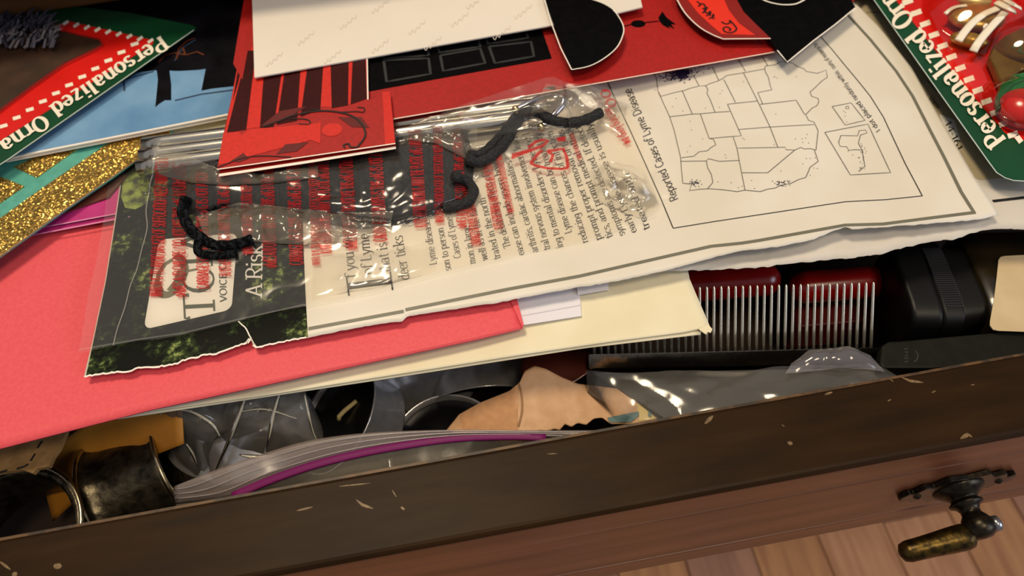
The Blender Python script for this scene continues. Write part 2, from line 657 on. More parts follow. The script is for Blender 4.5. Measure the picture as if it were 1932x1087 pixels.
# front: the core board with its dark worn top, and three facing strips with a fine gap between
link('front_board', box_mesh((XL - .012, YOUT + .0042, H - 0.066), (XR + .012, YIN - .0004, H - .0032)), mat('front_core', '#1c1008', .8), drawer)
link('front_top_edge', box_mesh((XL - .012, YOUT - .0002, H - 0.0031), (XR + .012, YIN, H)), w_top, drawer, bevel=0.0016, label='dark worn top edge of the drawer front')
link('facing_strip', box_mesh((XL - .012, YOUT + .0001, H - 0.0162), (XR + .012, YOUT + .004, H - 0.0031)), w_face, drawer, bevel=0.0005)
link('facing_panel', box_mesh((XL - .012, YOUT + .0002, H - 0.0547), (XR + .012, YOUT + .004, H - 0.0172)), w_face, drawer, bevel=0.0005)
link('facing_strip', box_mesh((XL - .012, YOUT + .0001, H - 0.0664), (XR + .012, YOUT + .004, H - 0.0557)), w_face, drawer, bevel=0.0005)
link('drawer_side', box_mesh((XL, YIN + .0002, H - 0.064), (XL + .012, 0.42, H - 0.004)), w_in, drawer, bevel=0.001)
link('drawer_side', box_mesh((XR - .012, YIN + .0002, H - 0.064), (XR, 0.42, H - 0.004)), w_in, drawer, bevel=0.001)
link('drawer_back', box_mesh((XL + .0122, 0.408, H - 0.064), (XR - .0122, 0.42, H - 0.006)), w_in, drawer)
link('drawer_bottom', box_mesh((XL + .0122, YIN + .0004, H - 0.064), (XR - .0122, 0.4075, H - 0.060)), mat('drawer_bottom_wood', '#33200f', .7, c2='#24150a', scale=40), drawer)
# chips and scratches in the varnish of the top edge
top = flat(0)
scr = [([(672, 943), (684, 953), (704, 960)], .0011), ([(757, 957), (763, 962)], .0012), ([(560, 964), (590, 957)], .0008),
       ([(640, 918), (699, 912)], .0006), ([(740, 925), (748, 938)], .0004), ([(1032, 857), (1052, 856)], .0004),
       ([(1700, 712), (1717, 719), (1742, 722)], .0013), ([(1679, 716), (1685, 720)], .0008), ([(1556, 745), (1570, 740)], .0010),
       ([(1486, 835), (1495, 838)], .0018), ([(1758, 741), (1765, 738)], .0008), ([(1832, 727), (1838, 726)], .0007),
       ([(1675, 757), (1681, 754)], .0008), ([(1812, 828), (1826, 820), (1834, 825)], .0016), ([(1330, 800), (1345, 785)], .0016),
       ([(102, 1067), (116, 1070)], .0022), ([(0, 1060), (20, 1075)], .0009), ([(24, 1082), (32, 1086)], .0020),
       ([(1475, 802), (1480, 805)], .0006)]
chipm = mat('bare_wood', '#7d6442', 0.5, c2='#5a4428', scale=900)
for ln, w_ in scr:
    link('varnish_chip', ribbon_data([ln], w_ * .65, top, eps=.00008, taper=True), chipm, drawer)
link('worn_edge', ribbon_data([[(-80, 1032.5), (400, 945.5), (1000, 836.5), (1500, 746.5), (2000, 656)]], .0008, top, eps=.00006),
     mat('worn_edge', '#5a3d1c', 0.5, c2='#2a1a0a', scale=180, lo=.42, hi=.6), drawer, label='worn pale inner edge')

# ---- drop pull: pierced back plate, turned post, pendant
brass_dk = mat('old_bronze', '#3c362c', 0.34, 0.85, c2='#211d18', scale=500, bump=.2, bscale=800)
brass = mat('worn_brass', '#57451f', 0.34, 0.9, c2='#2c2414', scale=420, bump=.2, bscale=700, lo=.4, hi=.62)
pc = Y(1802, 912, YOUT)
pcx, pcz = pc.x, pc.z
prof = [(-.0290, .0016), (-.0265, .0052), (-.0235, .0030), (-.0200, .0085), (-.0150, .0068), (-.0095, .0125), (0, .0105), (.0095, .0125), (.0150, .0068), (.0200, .0085), (.0235, .0030), (.0265, .0052), (.0290, .0016)]
prof = [(x * .62, h * .72) for x, h in prof]
vs = [(pcx + x, YOUT - .0001, pcz + h) for x, h in prof] + [(pcx + x, YOUT - .0001, pcz - h) for x, h in reversed(prof)]
n = len(vs)
vs += [(x, y - .0016, z) for x, y, z in vs]
fs = [tuple(range(n)), tuple(range(2 * n - 1, n - 1, -1))] + [(i, (i + 1) % n + 0, (i + 1) % n + n, i + n) for i in range(n)]
bm = bmesh.new()
bm.from_mesh(mesh(vs, fs))
bmesh.ops.recalc_face_normals(bm, faces=bm.faces)
bmesh.ops.triangulate(bm, faces=bm.faces)
me = bpy.data.meshes.new('m')
bm.to_mesh(me)
bm.free()
plate = link('back_plate', me, brass_dk, drawer, bevel=.0004, label='dark bronze back plate')
for sx in (-1, 1):
    link('plate_screw', xform(lathe_mesh([(.0001, .0009), (.0008, .0007), (.0013, 0)], 16), (pcx + sx * .0128, YOUT - .0017, pcz), (0, -1, 0)), brass_dk, plate, True)
post_prof = [(.0074, 0), (.0072, .0008), (.0056, .0020), (.0040, .0030), (.0038, .0036), (.0048, .0043), (.0048, .0049), (.0034, .0056), (.0027, .0068), (.0028, .0078), (.0036, .0088), (.0044, .0102), (.0046, .0116), (.0042, .0132), (.0028, .0146), (.0001, .0150)]
post = link('post', xform(lathe_mesh(post_prof, 28), (pcx, YOUT - .0018, pcz), (0, -1, 0)), brass_dk, drawer, True, label='turned bronze post')
bc = Vector((pcx, YOUT - .0134, pcz))
link('pivot_pin', tube_mesh([bc + Vector((.0036, 0, .0004)), bc + Vector((.0056, 0, .0010)), bc + Vector((.0062, 0, .0012))], [.0024, .0022, .0010], 14), mat('pin_steel', '#8f929a', .25, .9), post, True)
tip = Y(1697, 1045, bc.y - .002)
st = bc + Vector((-.0020, -.0014, -.0014))
pts = [st.lerp(tip, t) for t in (0, .04, .12, .3, .5, .7, .88, .96, 1.0)]
link('pendant', tube_mesh(pts, [.0024, .0034, .0038, .0037, .0034, .0032, .0031, .0025, .0008], 20), brass, drawer, True, label='worn brass pendant grip')

# ================================================================ paper goods
def off(x0, y0, sc, pts):
    return [(x0 + x / sc, y0 + y / sc) for x, y in pts]


white = mat('paper_white', '#ece6da', 0.62, c2='#e3dccd', scale=60, bump=.05, bscale=900)
edgew = mat('card_edge_white', '#efe9df', 0.6)

def ragged(pts, amp, step, seed):
    r = random.Random(seed)
    out = []
    P = [Vector(p) for p in pts]
    for a_, b_ in zip(P, P[1:]):
        n_ = max(1, int((b_ - a_).length / step))
        for k in range(n_):
            q = a_.lerp(b_, k / n_)
            out.append((q.x + r.uniform(-amp, amp) * .5, q.y + r.uniform(-amp, amp)))
    out.append(tuple(P[-1]))
    return out


# ---- large cream envelope
cream = mat('cream_paper', '#e4dcc0', 0.6, c2='#ddd3b4', scale=50, bump=.08, bscale=800)
cenv = empty('cream_envelope', Z(760, 650, -1.5), 'large cream envelope sticking out from under the coral envelope, over the comb', 'envelope')


def h_cream(x, y):
    a = Z(1340, 622, 0)
    return H + .0003 + .0010 * nz(x, y, 22, 3) - .0012 * max(0, min(1, (a.x - .03 - x) / .16))


link('back_sheet', patch_mesh([(60, 815), (300, 779), (480, 752), (700, 719), (1100, 657), (1322, 631)],
                              [(60, 600), (480, 590), (900, 520), (1100, 500), (1296, 500)], 60, 20, lift(h_cream, -.9)), cream, cenv, True, .0003)
link('front_sheet', patch_mesh([(60, 809), (300, 774), (480, 749), (700, 714), (1000, 667), (1150, 645), (1290, 627), (1336, 617), (1342, 622)],
                               [(60, 600), (480, 590), (900, 520), (1100, 500), (1290, 500)], 70, 24, h_cream), cream, cenv, True, .0004)
link('torn_corner', poly_mesh([(1318, 621), (1336, 612), (1344, 621), (1341, 628), (1335, 626), (1332, 631), (1326, 627)], lift(h_cream, .2), .0003), cream, cenv)

# ---- two small white slips
lav = mat('slip_paper', '#dedce6', 0.6)
link('paper_slip', poly_mesh([(960, 575), (988, 613), (1097, 596), (1093, 540), (960, 545)], flat(1.5), .0003), lav)
tag(bpy.data.objects['paper_slip'], 'small white folded slip tucked beside the coral envelope tip', 'paper')
link('fold_shadow_strip', ribbon_data([[(986, 596), (1096, 576)]], .0003, flat(1.5)), mat('fold_shadow', '#c9c7d2', .7), bpy.data.objects['paper_slip'])  # shadow of the fold, drawn as a thin greyer strip
o = link('paper_slip', poly_mesh([(1090, 556), (1149, 546), (1146, 530), (1088, 535)], flat(2.3), .0003), lav)
tag(o, 'tiny white slip poking out right under the magazine page, above the cream envelope', 'paper')

# ---- coral envelope
coral = mat('coral_paper', '#e0535d', 0.62, c2='#da4b55', scale=900, bump=.1, bscale=1500)
cor = empty('coral_envelope', Z(450, 600, 2.4), 'large coral pink envelope along the left of the drawer', 'envelope')


def h_coral(x, y):
    return H + .0034 + .0005 * nz(x, y, 15, 9)


link('envelope_body', patch_mesh([(-460, 958), (-60, 861), (0, 846), (280, 774), (560, 713), (900, 640), (986, 619)],  # unseen left end drawn out to keep light from entering the drawer
                                 [(-460, 470), (-60, 380), (200, 360), (560, 470), (800, 520), (972, 560)], 76, 20, h_coral), coral, cor, True, .0006)
link('flap', poly_mesh([(986, 619), (988, 613), (975, 562), (962, 565)], lift(h_coral, .35), .0003), coral, cor)
link('flap_crease', ribbon_data([[(964, 567), (986, 616)], [(-60, 858), (0, 843), (280, 771), (560, 710), (900, 637), (984, 617)]], .00025, h_coral), mat('coral_fold', '#d2434e', .6), cor)

# ---- magenta envelope
mag = mat('magenta_paper', '#c02c80', 0.5, c2='#b02673', scale=80)
mg = empty('magenta_envelope', Z(150, 400, 5), 'magenta envelope with a pale fold line under the gold glitter card', 'envelope')
link('envelope_body', poly_mesh([(30, 455), (62, 443), (245, 408), (248, 350), (90, 380)], flat(5.6), .0005), mag, mg)
link('flap', poly_mesh([(20, 440), (62, 432), (245, 398), (248, 340), (90, 370)], flat(6.5), .0004), mag, mg)
link('fold_edge', ribbon_data([[(62, 433), (245, 399)], [(62, 444), (245, 409)]], .0005, flat(6.6)), mat('magenta_edge', '#d88ab4', .5), mg)

# ---- small cream note and dark card under the straws
o = link('cream_note', poly_mesh([(322, 245), (326, 290), (450, 275), (450, 205), (322, 225)], flat(7.6), .0006), mat('note_cream', '#e9e2c4', .6))
tag(o, 'small cream note card between the snowy card and the red card', 'note card')
o = link('brown_card', poly_mesh([(118, 402), (205, 372), (240, 330), (200, 330), (150, 372)], flat(7.2), .0006), mat('brown_card', '#5a2c22', .5))
tag(o, 'dark brown card edge peeking out below the gold glitter card', 'card')

# ---- gold glitter card with teal pattern
def glitter():
    m = mat('gold_glitter', '#9a6a1c', 0.28, 0.85)
    nt = m.node_tree
    b = nt.nodes['Principled BSDF']
    tc = nt.nodes.new('ShaderNodeTexCoord')
    v = nt.nodes.new('ShaderNodeTexVoronoi')
    v.inputs['Scale'].default_value = 2300
    nt.links.new(tc.outputs['Object'], v.inputs[0])
    r = nt.nodes.new('ShaderNodeValToRGB')
    r.color_ramp.elements[0].color = srgb('#a07018')
    r.color_ramp.elements[1].color = srgb('#ffdc80')
    nt.links.new(v.outputs['Color'], r.inputs[0])
    nt.links.new(r.outputs[0], b.inputs['Base Color'])
    # every flake is turned its own way
    mx = nt.nodes.new('ShaderNodeVectorMath')
    mx.operation = 'SUBTRACT'
    mx.inputs[1].default_value = (.5, .5, .5)
    nt.links.new(v.outputs['Color'], mx.inputs[0])
    sc = nt.nodes.new('ShaderNodeVectorMath')
    sc.operation = 'SCALE'
    sc.inputs['Scale'].default_value = 1.1
    nt.links.new(mx.outputs[0], sc.inputs[0])
    ge = nt.nodes.new('ShaderNodeNewGeometry')
    ad = nt.nodes.new('ShaderNodeVectorMath')
    nt.links.new(ge.outputs['Normal'], ad.inputs[0])
    nt.links.new(sc.outputs[0], ad.inputs[1])
    no = nt.nodes.new('ShaderNodeVectorMath')
    no.operation = 'NORMALIZE'
    nt.links.new(ad.outputs[0], no.inputs[0])
    nt.links.new(no.outputs[0], b.inputs['Normal'])
    return m


gc = empty('glitter_card', Z(120, 330, 9), 'gold glitter greeting card with teal bands at the left edge', 'greeting card')
hg = flat(9.6)
link('card', poly_mesh([(-120, 568), (0, 483), (127, 392), (200, 342), (322, 256), (325, 240), (200, 240), (-120, 260)], hg, .0008), mat('teal_card', '#53a596', 0.55, c2='#48988a', scale=300), gc)
G1 = off(0, 220, 3.624, [(-430, 1010), (0, 695), (300, 480), (720, 195), (820, 150), (1165, 95), (1160, 130), (900, 310), (720, 440), (460, 620), (0, 955), (-430, 1258)])
G2 = off(0, 220, 3.624, [(95, 345), (285, 255), (550, 205), (250, 415)])
G3 = off(0, 220, 3.624, [(-300, 330), (0, 410), (165, 475), (0, 590), (-300, 790)])
gm = glitter()
for k, g in enumerate((G1, G2, G3)):
    link('glitter_panel', poly_mesh(g, lift(hg, .35), .0003), gm, gc, label='gold glitter panel')
link('card_edge', ribbon_data([[(-120, 569), (0, 484), (127, 393), (200, 343), (322, 257)]], .0005, lift(hg, .3)), mat('glitter_edge', '#8a6a50', .6), gc)

# ---- snowy winter card
sn = empty('winter_card', Z(250, 200, 12), 'blue snowy woodland greeting card with dark tree trunks', 'greeting card')
hs = flat(12.6)
link('back_leaf', poly_mesh([(12, 305), (460, 217), (470, -40), (-60, 40), (-60, 300)], flat(11.4), .0004), edgew, sn)
link('front_leaf', poly_mesh([(10, 300), (445, 214), (475, -40), (-60, 40), (-60, 300)], hs, .0005), edgew, sn)
link('snow_print', poly_mesh([(14, 297), (100, 279), (300, 240), (445, 211), (475, -40), (-60, 40), (-60, 295)], lift(hs, .06)),
     mat('snow_print', '#7ba6cc', 0.33, c2='#5c8ab6', scale=38, spec=.6), sn)
dark = mat('tree_print', '#08080c', 0.4, c2='#14131a', scale=90, spec=.08)
link('forest_print', patch_mesh([(140, 190), (180, 172), (235, 152), (262, 136), (300, 132), (335, 134), (372, 132), (450, 122)],
                                [(60, 0), (120, -20), (180, -30), (240, -40), (300, -40), (360, -40), (420, -50), (478, -50)], 40, 4, lift(hs, .12)), dark, sn)
link('trunk_print', poly_mesh([(294, 120), (298, 150), (293, 202), (300, 196), (311, 189), (323, 189), (323, 160), (318, 120)], lift(hs, .14)), dark, sn)
link('trunk_print', poly_mesh([(385, 90), (388, 130), (380, 171), (400, 167), (445, 162), (450, 90)], lift(hs, .14)), dark, sn)
link('twig_print', ribbon_data([[(234, 150), (235, 172)], [(205, 168), (245, 148), (290, 135)], [(330, 190), (380, 178), (440, 170)], [(330, 115), (345, 90), (370, 75)]], .0006, lift(hs, .1)),
     mat('twig_print', '#2c3d58', .4), sn)
rb = mat('russet_print', '#5c2c18', .4)
link('stag_print', ribbon_data([[(300, 118), (310, 105), (330, 100), (350, 104)], [(333, 112), (338, 92), (352, 78), (368, 72)], [(350, 104), (345, 90)], [(352, 104), (372, 98), (385, 104)]], .0007, lift(hs, .2)), rb, sn)

# ---- magazine page with the map
pA, pB = Z(160, 710, 6), Z(1880, 405, 6)


def h_page(x, y):
    t = (x - pA.x) / (pB.x - pA.x)
    z = H + .0066 - .0012 * max(0, -y) / .02
    z += .0010 * math.sin(9 * t + 0.6) * max(0, min(1, (t - .45) * 4)) + .0008 * nz(x, y, 34, 4)
    return z


mgz = empty('magazine_page', Z(1000, 350, 6), 'torn white magazine page with dark forest header, article text and dot map', 'magazine page')
pb = [(158, 712), (200, 706), (243, 702), (262, 695), (300, 692), (330, 688), (345, 681), (385, 671), (408, 668), (440, 656), (466, 648), (474, 640), (476, 650), (482, 657), (520, 648), (581, 637),
      (640, 625), (700, 614), (760, 606), (768, 597), (800, 592), (830, 588), (900, 576.6), (930, 573), (955, 568), (1032, 553), (1093, 542), (1150, 533), (1206, 521.5), (1250, 512), (1300, 499), (1369, 480),
      (1400, 473), (1432, 470), (1480, 464), (1534, 452), (1564, 439), (1595, 428), (1609, 432.5), (1708, 425.6), (1780, 420), (1846, 414.5), (1884.6, 405)]
ptp = [(236, 300), (300, 255), (420, 225), (700, 150), (1000, 90), (1200, 40), (1400, 0), (1560, -20), (1608, 2)]
# the sheet is a ruled patch whose right end follows the curved page edge
redge = [(1884.6, 405), (1862, 370), (1843, 343), (1802, 271), (1774, 224), (1746.6, 176.6), (1722, 130), (1691, 91), (1658, 50), (1625, 16.6), (1608, 2)]
ledge = [(158, 712), (175, 640), (198, 530), (214, 430), (226, 350), (236, 300)]


def coons(bot, top, left, right, nu, nv, hf):
    B, T, L, R = resample(bot, nu), resample(top, nu), resample(left, nv), resample(right, nv)
    vs, fs = [], []
    for j in range(nv + 1):
        for i in range(nu + 1):
            u, v = i / nu, j / nv
            p = B[i] * (1 - v) + T[i] * v + L[j] * (1 - u) + R[j] * u - (B[0] * ((1 - u) * (1 - v)) + B[nu] * (u * (1 - v)) + T[0] * ((1 - u) * v) + T[nu] * (u * v))
            vs.append(U(p.x, p.y, hf))
    w = nu + 1
    for j in range(nv):
        for i in range(nu):
            a = j * w + i
            fs.append((a, a + 1, a + w + 1, a + w))
    return up_faces(mesh(vs, fs))


page_m = mat('magazine_paper', '#ddd7cc', 0.42, c2='#d5cebf', scale=25, bump=.04, bscale=200, spec=.45)
link('sheet', coons(ragged(pb, .9, 6, 12), ptp, ledge, redge, 300, 44, h_page), page_m, mgz, True, .00012)
# torn white fibre edge along the header
T1 = ragged([(160, 711), (200, 705), (243, 701), (262, 695), (300, 692), (330, 688), (345, 681), (385, 671), (408, 668), (440, 656), (466, 648)], 1.3, 5, 3)
T2 = ragged([(478, 653), (484, 657), (520, 648), (578, 637)], 1.2, 5, 4)
T3 = ragged([(468, 648), (474, 638), (462, 618), (450, 607)], 1.2, 5, 5)
for T_e, w_ in ((T1, .00055), (T2, .0005), (T3, .00035)):
    link('torn_edge', ribbon_data([T_e], w_, h_page, eps=.0002), edgew, mgz, label='ragged white torn edge')


def forest():
    m = mat('forest_print', '#0a0d08', 0.45, spec=.1)
    nt = m.node_tree
    b = nt.nodes['Principled BSDF']
    tc = nt.nodes.new('ShaderNodeTexCoord')
    n1 = nt.nodes.new('ShaderNodeTexNoise')
    n1.inputs['Scale'].default_value = 420
    n1.inputs['Detail'].default_value = 5
    n1.inputs['Roughness'].default_value = .7
    n2 = nt.nodes.new('ShaderNodeTexNoise')
    n2.inputs['Scale'].default_value = 55
    nt.links.new(tc.outputs['Object'], n1.inputs[0])
    nt.links.new(tc.outputs['Object'], n2.inputs[0])
    mu = nt.nodes.new('ShaderNodeMath')
    mu.operation = 'MULTIPLY'
    nt.links.new(n1.outputs[0], mu.inputs[0])
    nt.links.new(n2.outputs[0], mu.inputs[1])
    r = nt.nodes.new('ShaderNodeValToRGB')
    e = r.color_ramp.elements
    e[0].position, e[0].color = .25, srgb('#070a06')
    e[1].position, e[1].color = .46, srgb('#a9b86a')
    k = e.new(.33)
    k.color = srgb('#27351a')
    nt.links.new(mu.outputs[0], r.inputs[0])
    nt.links.new(r.outputs[0], b.inputs['Base Color'])
    return m


fb = [(162, 709.5), (200, 703.5), (243, 699.5), (262, 693), (300, 690), (330, 686), (345, 679), (385, 669), (408, 666), (440, 654), (462, 647), (470, 636), (476, 640), (483, 654), (520, 646), (581, 636)]
link('forest_photo', coons(fb, [(238, 300), (330, 262), (565, 190)], [(162, 709.5), (177, 640), (200, 530), (216, 430), (228, 350), (238, 300)],
                           [(581, 636), (578, 585), (573, 480), (565, 190)], 50, 40, lift(h_page, .08)), forest(), mgz, True, label='dark forest photo header')
link('sunlit_bush_print', poly_fine([(232, 345), (245, 325), (262, 322), (280, 335), (284, 360), (276, 385), (255, 395), (236, 392), (228, 370)], lift(h_page, .12)),
     mat('bush_print', '#8a9a48', .45, c2='#2c3818', scale=260, lo=.4, hi=.6), mgz)
LOGO = []
for cx, cy, a0 in ((0, 0, 180), (1, 0, 270), (1, 1, 0), (0, 1, 90)):
    for k in range(7):
        a = math.radians(a0 + 90 * k / 6)
        r = .09
        u = min(max(cx, r), 1 - r) + r * math.cos(a)
        v = min(max(cy, r), 1 - r) + r * math.sin(a)
        p = Vector((271, 622)).lerp(Vector((437, 584)), u).lerp(Vector((300, 452)).lerp(Vector((448, 440)), u), v)
        LOGO.append((p.x, p.y))
link('logo_box', poly_fine(LOGO, lift(h_page, .16)), mat('logo_white', '#dcd8d2', .45), mgz, label='white rounded logo panel')
ink = mat('black_ink', '#1d1c1e', 0.45)
ink_g = mat('olive_ink', '#3d4433', 0.45)
link('logo_lettering', text_data([('TCIA', (407, 600), (398, 430), 58, .17, .09, .16), ('VOICE OF TREE CARE', (428, 570), (424, 380), 13, .22, .16, 0)], lift(h_page, .2)), ink_g, mgz, label='logo letters TCIA with small tagline')
leaf = smoothline([(296, 535), (303, 553), (318, 556), (334, 544), (345, 524), (349, 508), (343, 490), (331, 482)], 5)
link('logo_leaf', ribbon_data([([tuple(p) for p in leaf], .0024), ([(296, 535), (300, 515), (312, 498), (326, 490)], .0014), ([(345, 520), (352, 512), (372, 508)], .0008), ([(318, 548), (332, 530), (338, 510)], .0012)], .002, lift(h_page, .2)),
     mat('leaf_ink', '#6a6750', .45), mgz)
link('headline', text_data([('A Risk', (494.5, 560), (496, 462), 31, .2, .1, .14)], lift(h_page, .16)), mat('headline_white', '#d9d6d2', .45), mgz, label='white headline words A Risk')
# article text: the lines run up the photo
IN = [('f you we', (671.5, 524), (664, 440), 20), ('of Lyme', (703.5, 517), (695, 440), 20), ('that is', (737.7, 513), (729, 457), 20), ('deer ticks', (773, 527), (759, 444), 20)]
BD = [('Lyme disease is', (824, 499), (808, 400)), ('son to person', (851.4, 510), (836, 428.7)), ('Cases of Lyme are', (870, 486), (848, 388)),
      ('mon in large', (897.7, 497), (885, 425)), ('well as in the far', (921, 490.5), (898, 390)), ('trated in the north', (945, 488), (915, 372)),
      ('The debilitating effects of L', (964, 466), (920, 318)), ('ease can include severe head', (989.7, 480), (938, 300)),
      ('arthritis, cardiac abnormalities and', (1016, 474.5), (957, 278)), ('tral nervous system involvement lead', (1039, 470), (976, 258)),
      ('ing to mental disorders. Lyme and l', (1063, 466), (998, 250)), ('Lyme disease can be treated by', (1079, 438.6), (1020, 250)),
      ('reducing the chances of infection', (1110, 456.6), (1042, 246)), ('prompt proper removal of ticks', (1136, 451), (1062, 244)),
      ('tics, and prompt medical attent', (1156.6, 447), (1077, 240)), ('symptoms are detected. If detect', (1180, 443), (1096, 236)),
      ('early Lyme disease is usually', (1202, 437), (1116, 232)), ('treated with', (1227, 431.7), (1186, 325))]
items = [(s, a, b, c, .13, .07, .09) for s, a, b, c in IN] + [(s, a, b, 13.5, .14, .08, .07) for s, a, b in BD]
items.append(('I', (742, 545), (738, 514), 86, .2, .05, .2))
link('article_text', text_data(items, lift(h_page, .1)), ink, mgz, label='black article text')
link('map_title', text_data([('Reported Cases of Lyme Disease', (1280, 376), (1190, 166), 15.5, .14, .14, 0)], lift(h_page, .1)), ink, mgz, label='map title Reported Cases of Lyme Disease')
link('map_footnote', text_data([('1 dot placed', (1662, 247), (1621, 190), 8.5, .15, .15, 0), ('randomly within', (1619, 187), (1580, 132), 8.5, .15, .15, 0), ('county of residence for e', (1577, 128), (1537, 76), 8, .16, .16, 0)], lift(h_page, .1)), ink, mgz, label='small map footnote')
# frames
fr_g = [[(582, 620.7), (700, 599), (762, 587.6)], [(765, 585), (960, 545.7), (1093, 521.4), (1341.5, 465), (1400, 459), (1432, 454), (1595, 425), (1666.5, 423), (1760, 411), (1840, 401)],
        [(1838, 402), (1813, 362), (1782, 298.6), (1757.6, 251.7), (1722, 182), (1691, 135), (1641.7, 74.5), (1590, 18)]]
link('frame_band', ribbon_data(fr_g, .0011, h_page), mat('frame_grey', '#6c6a5b', .45), mgz, label='grey printed frame band')
fr_b = [[(1270, 431), (1350, 418), (1432, 405.7), (1595, 381), (1672, 377), (1740, 370)], [(1740, 370), (1708, 309.7), (1686, 263), (1666.5, 221), (1642, 182), (1620, 154.5), (1592, 121), (1570, 94), (1548, 69), (1530, 48)],
        [(1270, 431), (1246, 373), (1210, 293), (1190, 249), (1155, 174.5), (1135, 128)]]
link('frame_line', ribbon_data(fr_b, .00032, h_page), ink, mgz, label='thin black map frame')
m_ = lambda *p: off(1200, 80, 3.624, p)
MAP = [m_((95, 150), (140, 245), (150, 330), (125, 325)), m_((150, 335), (230, 510), (260, 600), (305, 790), (310, 870), (320, 965), (365, 970)),
       m_((130, 205), (180, 240), (155, 270), (200, 262)), m_((150, 335), (170, 370), (260, 345), (330, 330), (370, 315), (430, 300)),
       m_((365, 205), (400, 240), (432, 300), (475, 298)), m_((475, 298), (500, 285), (560, 265), (590, 250), (620, 228), (730, 210), (880, 183)),
       m_((475, 298), (490, 320), (485, 350), (510, 400), (540, 480)), m_((315, 330), (385, 492)), m_((520, 165), (565, 260)), m_((600, 255), (680, 412)),
       m_((230, 510), (385, 492), (440, 490), (540, 480), (640, 474)), m_((700, 115), (748, 200)), m_((735, 210), (830, 400)), m_((625, 424), (830, 402)),
       m_((625, 424), (720, 640), (500, 658), (440, 492)), m_((410, 160), (455, 170), (500, 155), (560, 150), (590, 130)), m_((690, 112), (760, 105), (860, 95), (945, 85)),
       m_((860, 95), (900, 160)), m_((880, 183), (885, 205), (905, 240), (915, 290), (928, 325), (832, 345), (865, 420), (850, 425)), m_((880, 180), (885, 163), (950, 155), (985, 135), (1030, 132)),
       m_((850, 425), (1095, 397), (1150, 490), (1160, 495)), m_((830, 400), (915, 578), (970, 720)), m_((700, 597), (915, 580), (1215, 563)),
       m_((1030, 132), (1075, 145), (1100, 165), (1145, 180), (1165, 200), (1240, 213), (1300, 190), (1308, 240), (1270, 265), (1225, 310), (1190, 340), (1200, 370), (1245, 385), (1250, 410), (1235, 435), (1205, 450), (1160, 495), (1180, 535), (1215, 545), (1245, 605), (1230, 738)),
       m_((665, 650), (690, 725), (1020, 718), (1025, 735), (1085, 738), (1125, 720), (1150, 730), (1195, 728), (1230, 738)), m_((500, 658), (530, 665), (545, 702), (510, 722), (490, 742), (430, 750), (395, 780), (310, 790)),
       m_((305, 815), (480, 812), (495, 797), (570, 815), (705, 808)), m_((690, 725), (705, 808), (745, 1012)), m_((480, 812), (490, 860), (515, 905), (525, 960), (490, 1000)),
       m_((725, 893), (900, 893), (1085, 738)), m_((320, 965), (380, 970), (365, 1015), (440, 1005), (500, 1002), (600, 1010), (690, 1022), (745, 1012), (850, 1022), (900, 1005), (950, 998), (985, 980), (1060, 965), (1110, 940), (1160, 925), (1180, 880), (1190, 855), (1245, 815), (1220, 740)),
       m_((1340, 440), (1470, 415), (1565, 535), (1430, 567), (1340, 440)), m_((1290, 617), (1585, 560), (1740, 892), (1465, 908), (1290, 617)),
       m_((1400, 638), (1515, 640), (1525, 605), (1570, 600), (1580, 620), (1535, 635), (1520, 690), (1545, 740), (1565, 850), (1520, 885)), m_((1400, 638), (1385, 685), (1395, 712), (1440, 715), (1455, 740), (1490, 735), (1525, 735)), m_((1435, 440), (1450, 435), (1455, 455), (1435, 455), (1435, 440))]
link('map_outline', ribbon_data(MAP, .00022, h_page), mat('map_ink', '#4a4844', .5), mgz, label='grey outlines of the western states')
random.seed(11)
dots = []


def dot(X, Y_, s=1.0):
    x, y = 1200 + X / 3.624, 80 + Y_ / 3.624
    return [(x - .7 * s, y), (x + .7 * s, y + .3)]


for X, Y_ in [(250, 440), (320, 470), (275, 385), (475, 450), (570, 445), (575, 350), (590, 330), (735, 270), (950, 235), (965, 245), (940, 240), (1095, 235), (955, 490), (370, 540), (380, 600), (455, 660), (370, 710), (350, 750), (610, 770), (615, 790), (730, 655), (740, 665), (945, 700), (1170, 630), (1135, 660), (1090, 660), (1160, 655), (1180, 690), (1140, 685),
              (1140, 830), (1165, 795), (1190, 795), (1225, 790), (990, 880), (1215, 860), (1240, 863), (1190, 910), (790, 945), (650, 960), (560, 955), (700, 995), (725, 985), (810, 1000), (1430, 480), (1430, 505), (1440, 545), (1420, 470), (1450, 745), (1520, 790), (1480, 770)]:
    dots.append((dot(X, Y_), .0003))
for _ in range(700):                       # the dense cluster by the card edge
    a, r = random.gauss(290, 52), random.gauss(212, 40)
    if r > 290 - .2 * a + 20 or r < 120:
        continue
    dots.append((dot(a, r, 1.2), .00045))
for _ in range(260):
    dots.append((dot(random.gauss(318, 22), random.gauss(205, 24), 1.6), .0007))
for _ in range(40):
    dots.append((dot(random.gauss(440, 40), random.gauss(170, 10)), .0003))
for _ in range(36):
    dots.append((dot(random.gauss(400, 22), random.gauss(965, 9)), .0004))
    dots.append((dot(random.gauss(1000, 28), random.gauss(962, 10)), .0004))
    dots.append((dot(random.gauss(1545, 14) , random.uniform(690, 870)), .0002))
link('case_dots', ribbon_data(dots, .0003, h_page), mat('dot_ink', '#221a3c', .5), mgz, label='dark case dots').__setitem__('kind', 'stuff')

# ---- leaf of the magazine underneath, to the right
def h_leaf(x, y):
    return H + .0026 + .0007 * nz(x, y, 45, 6) + .0004 * ridge(x, y, 70, 2) - .05 * max(0, -y - .0)*.4


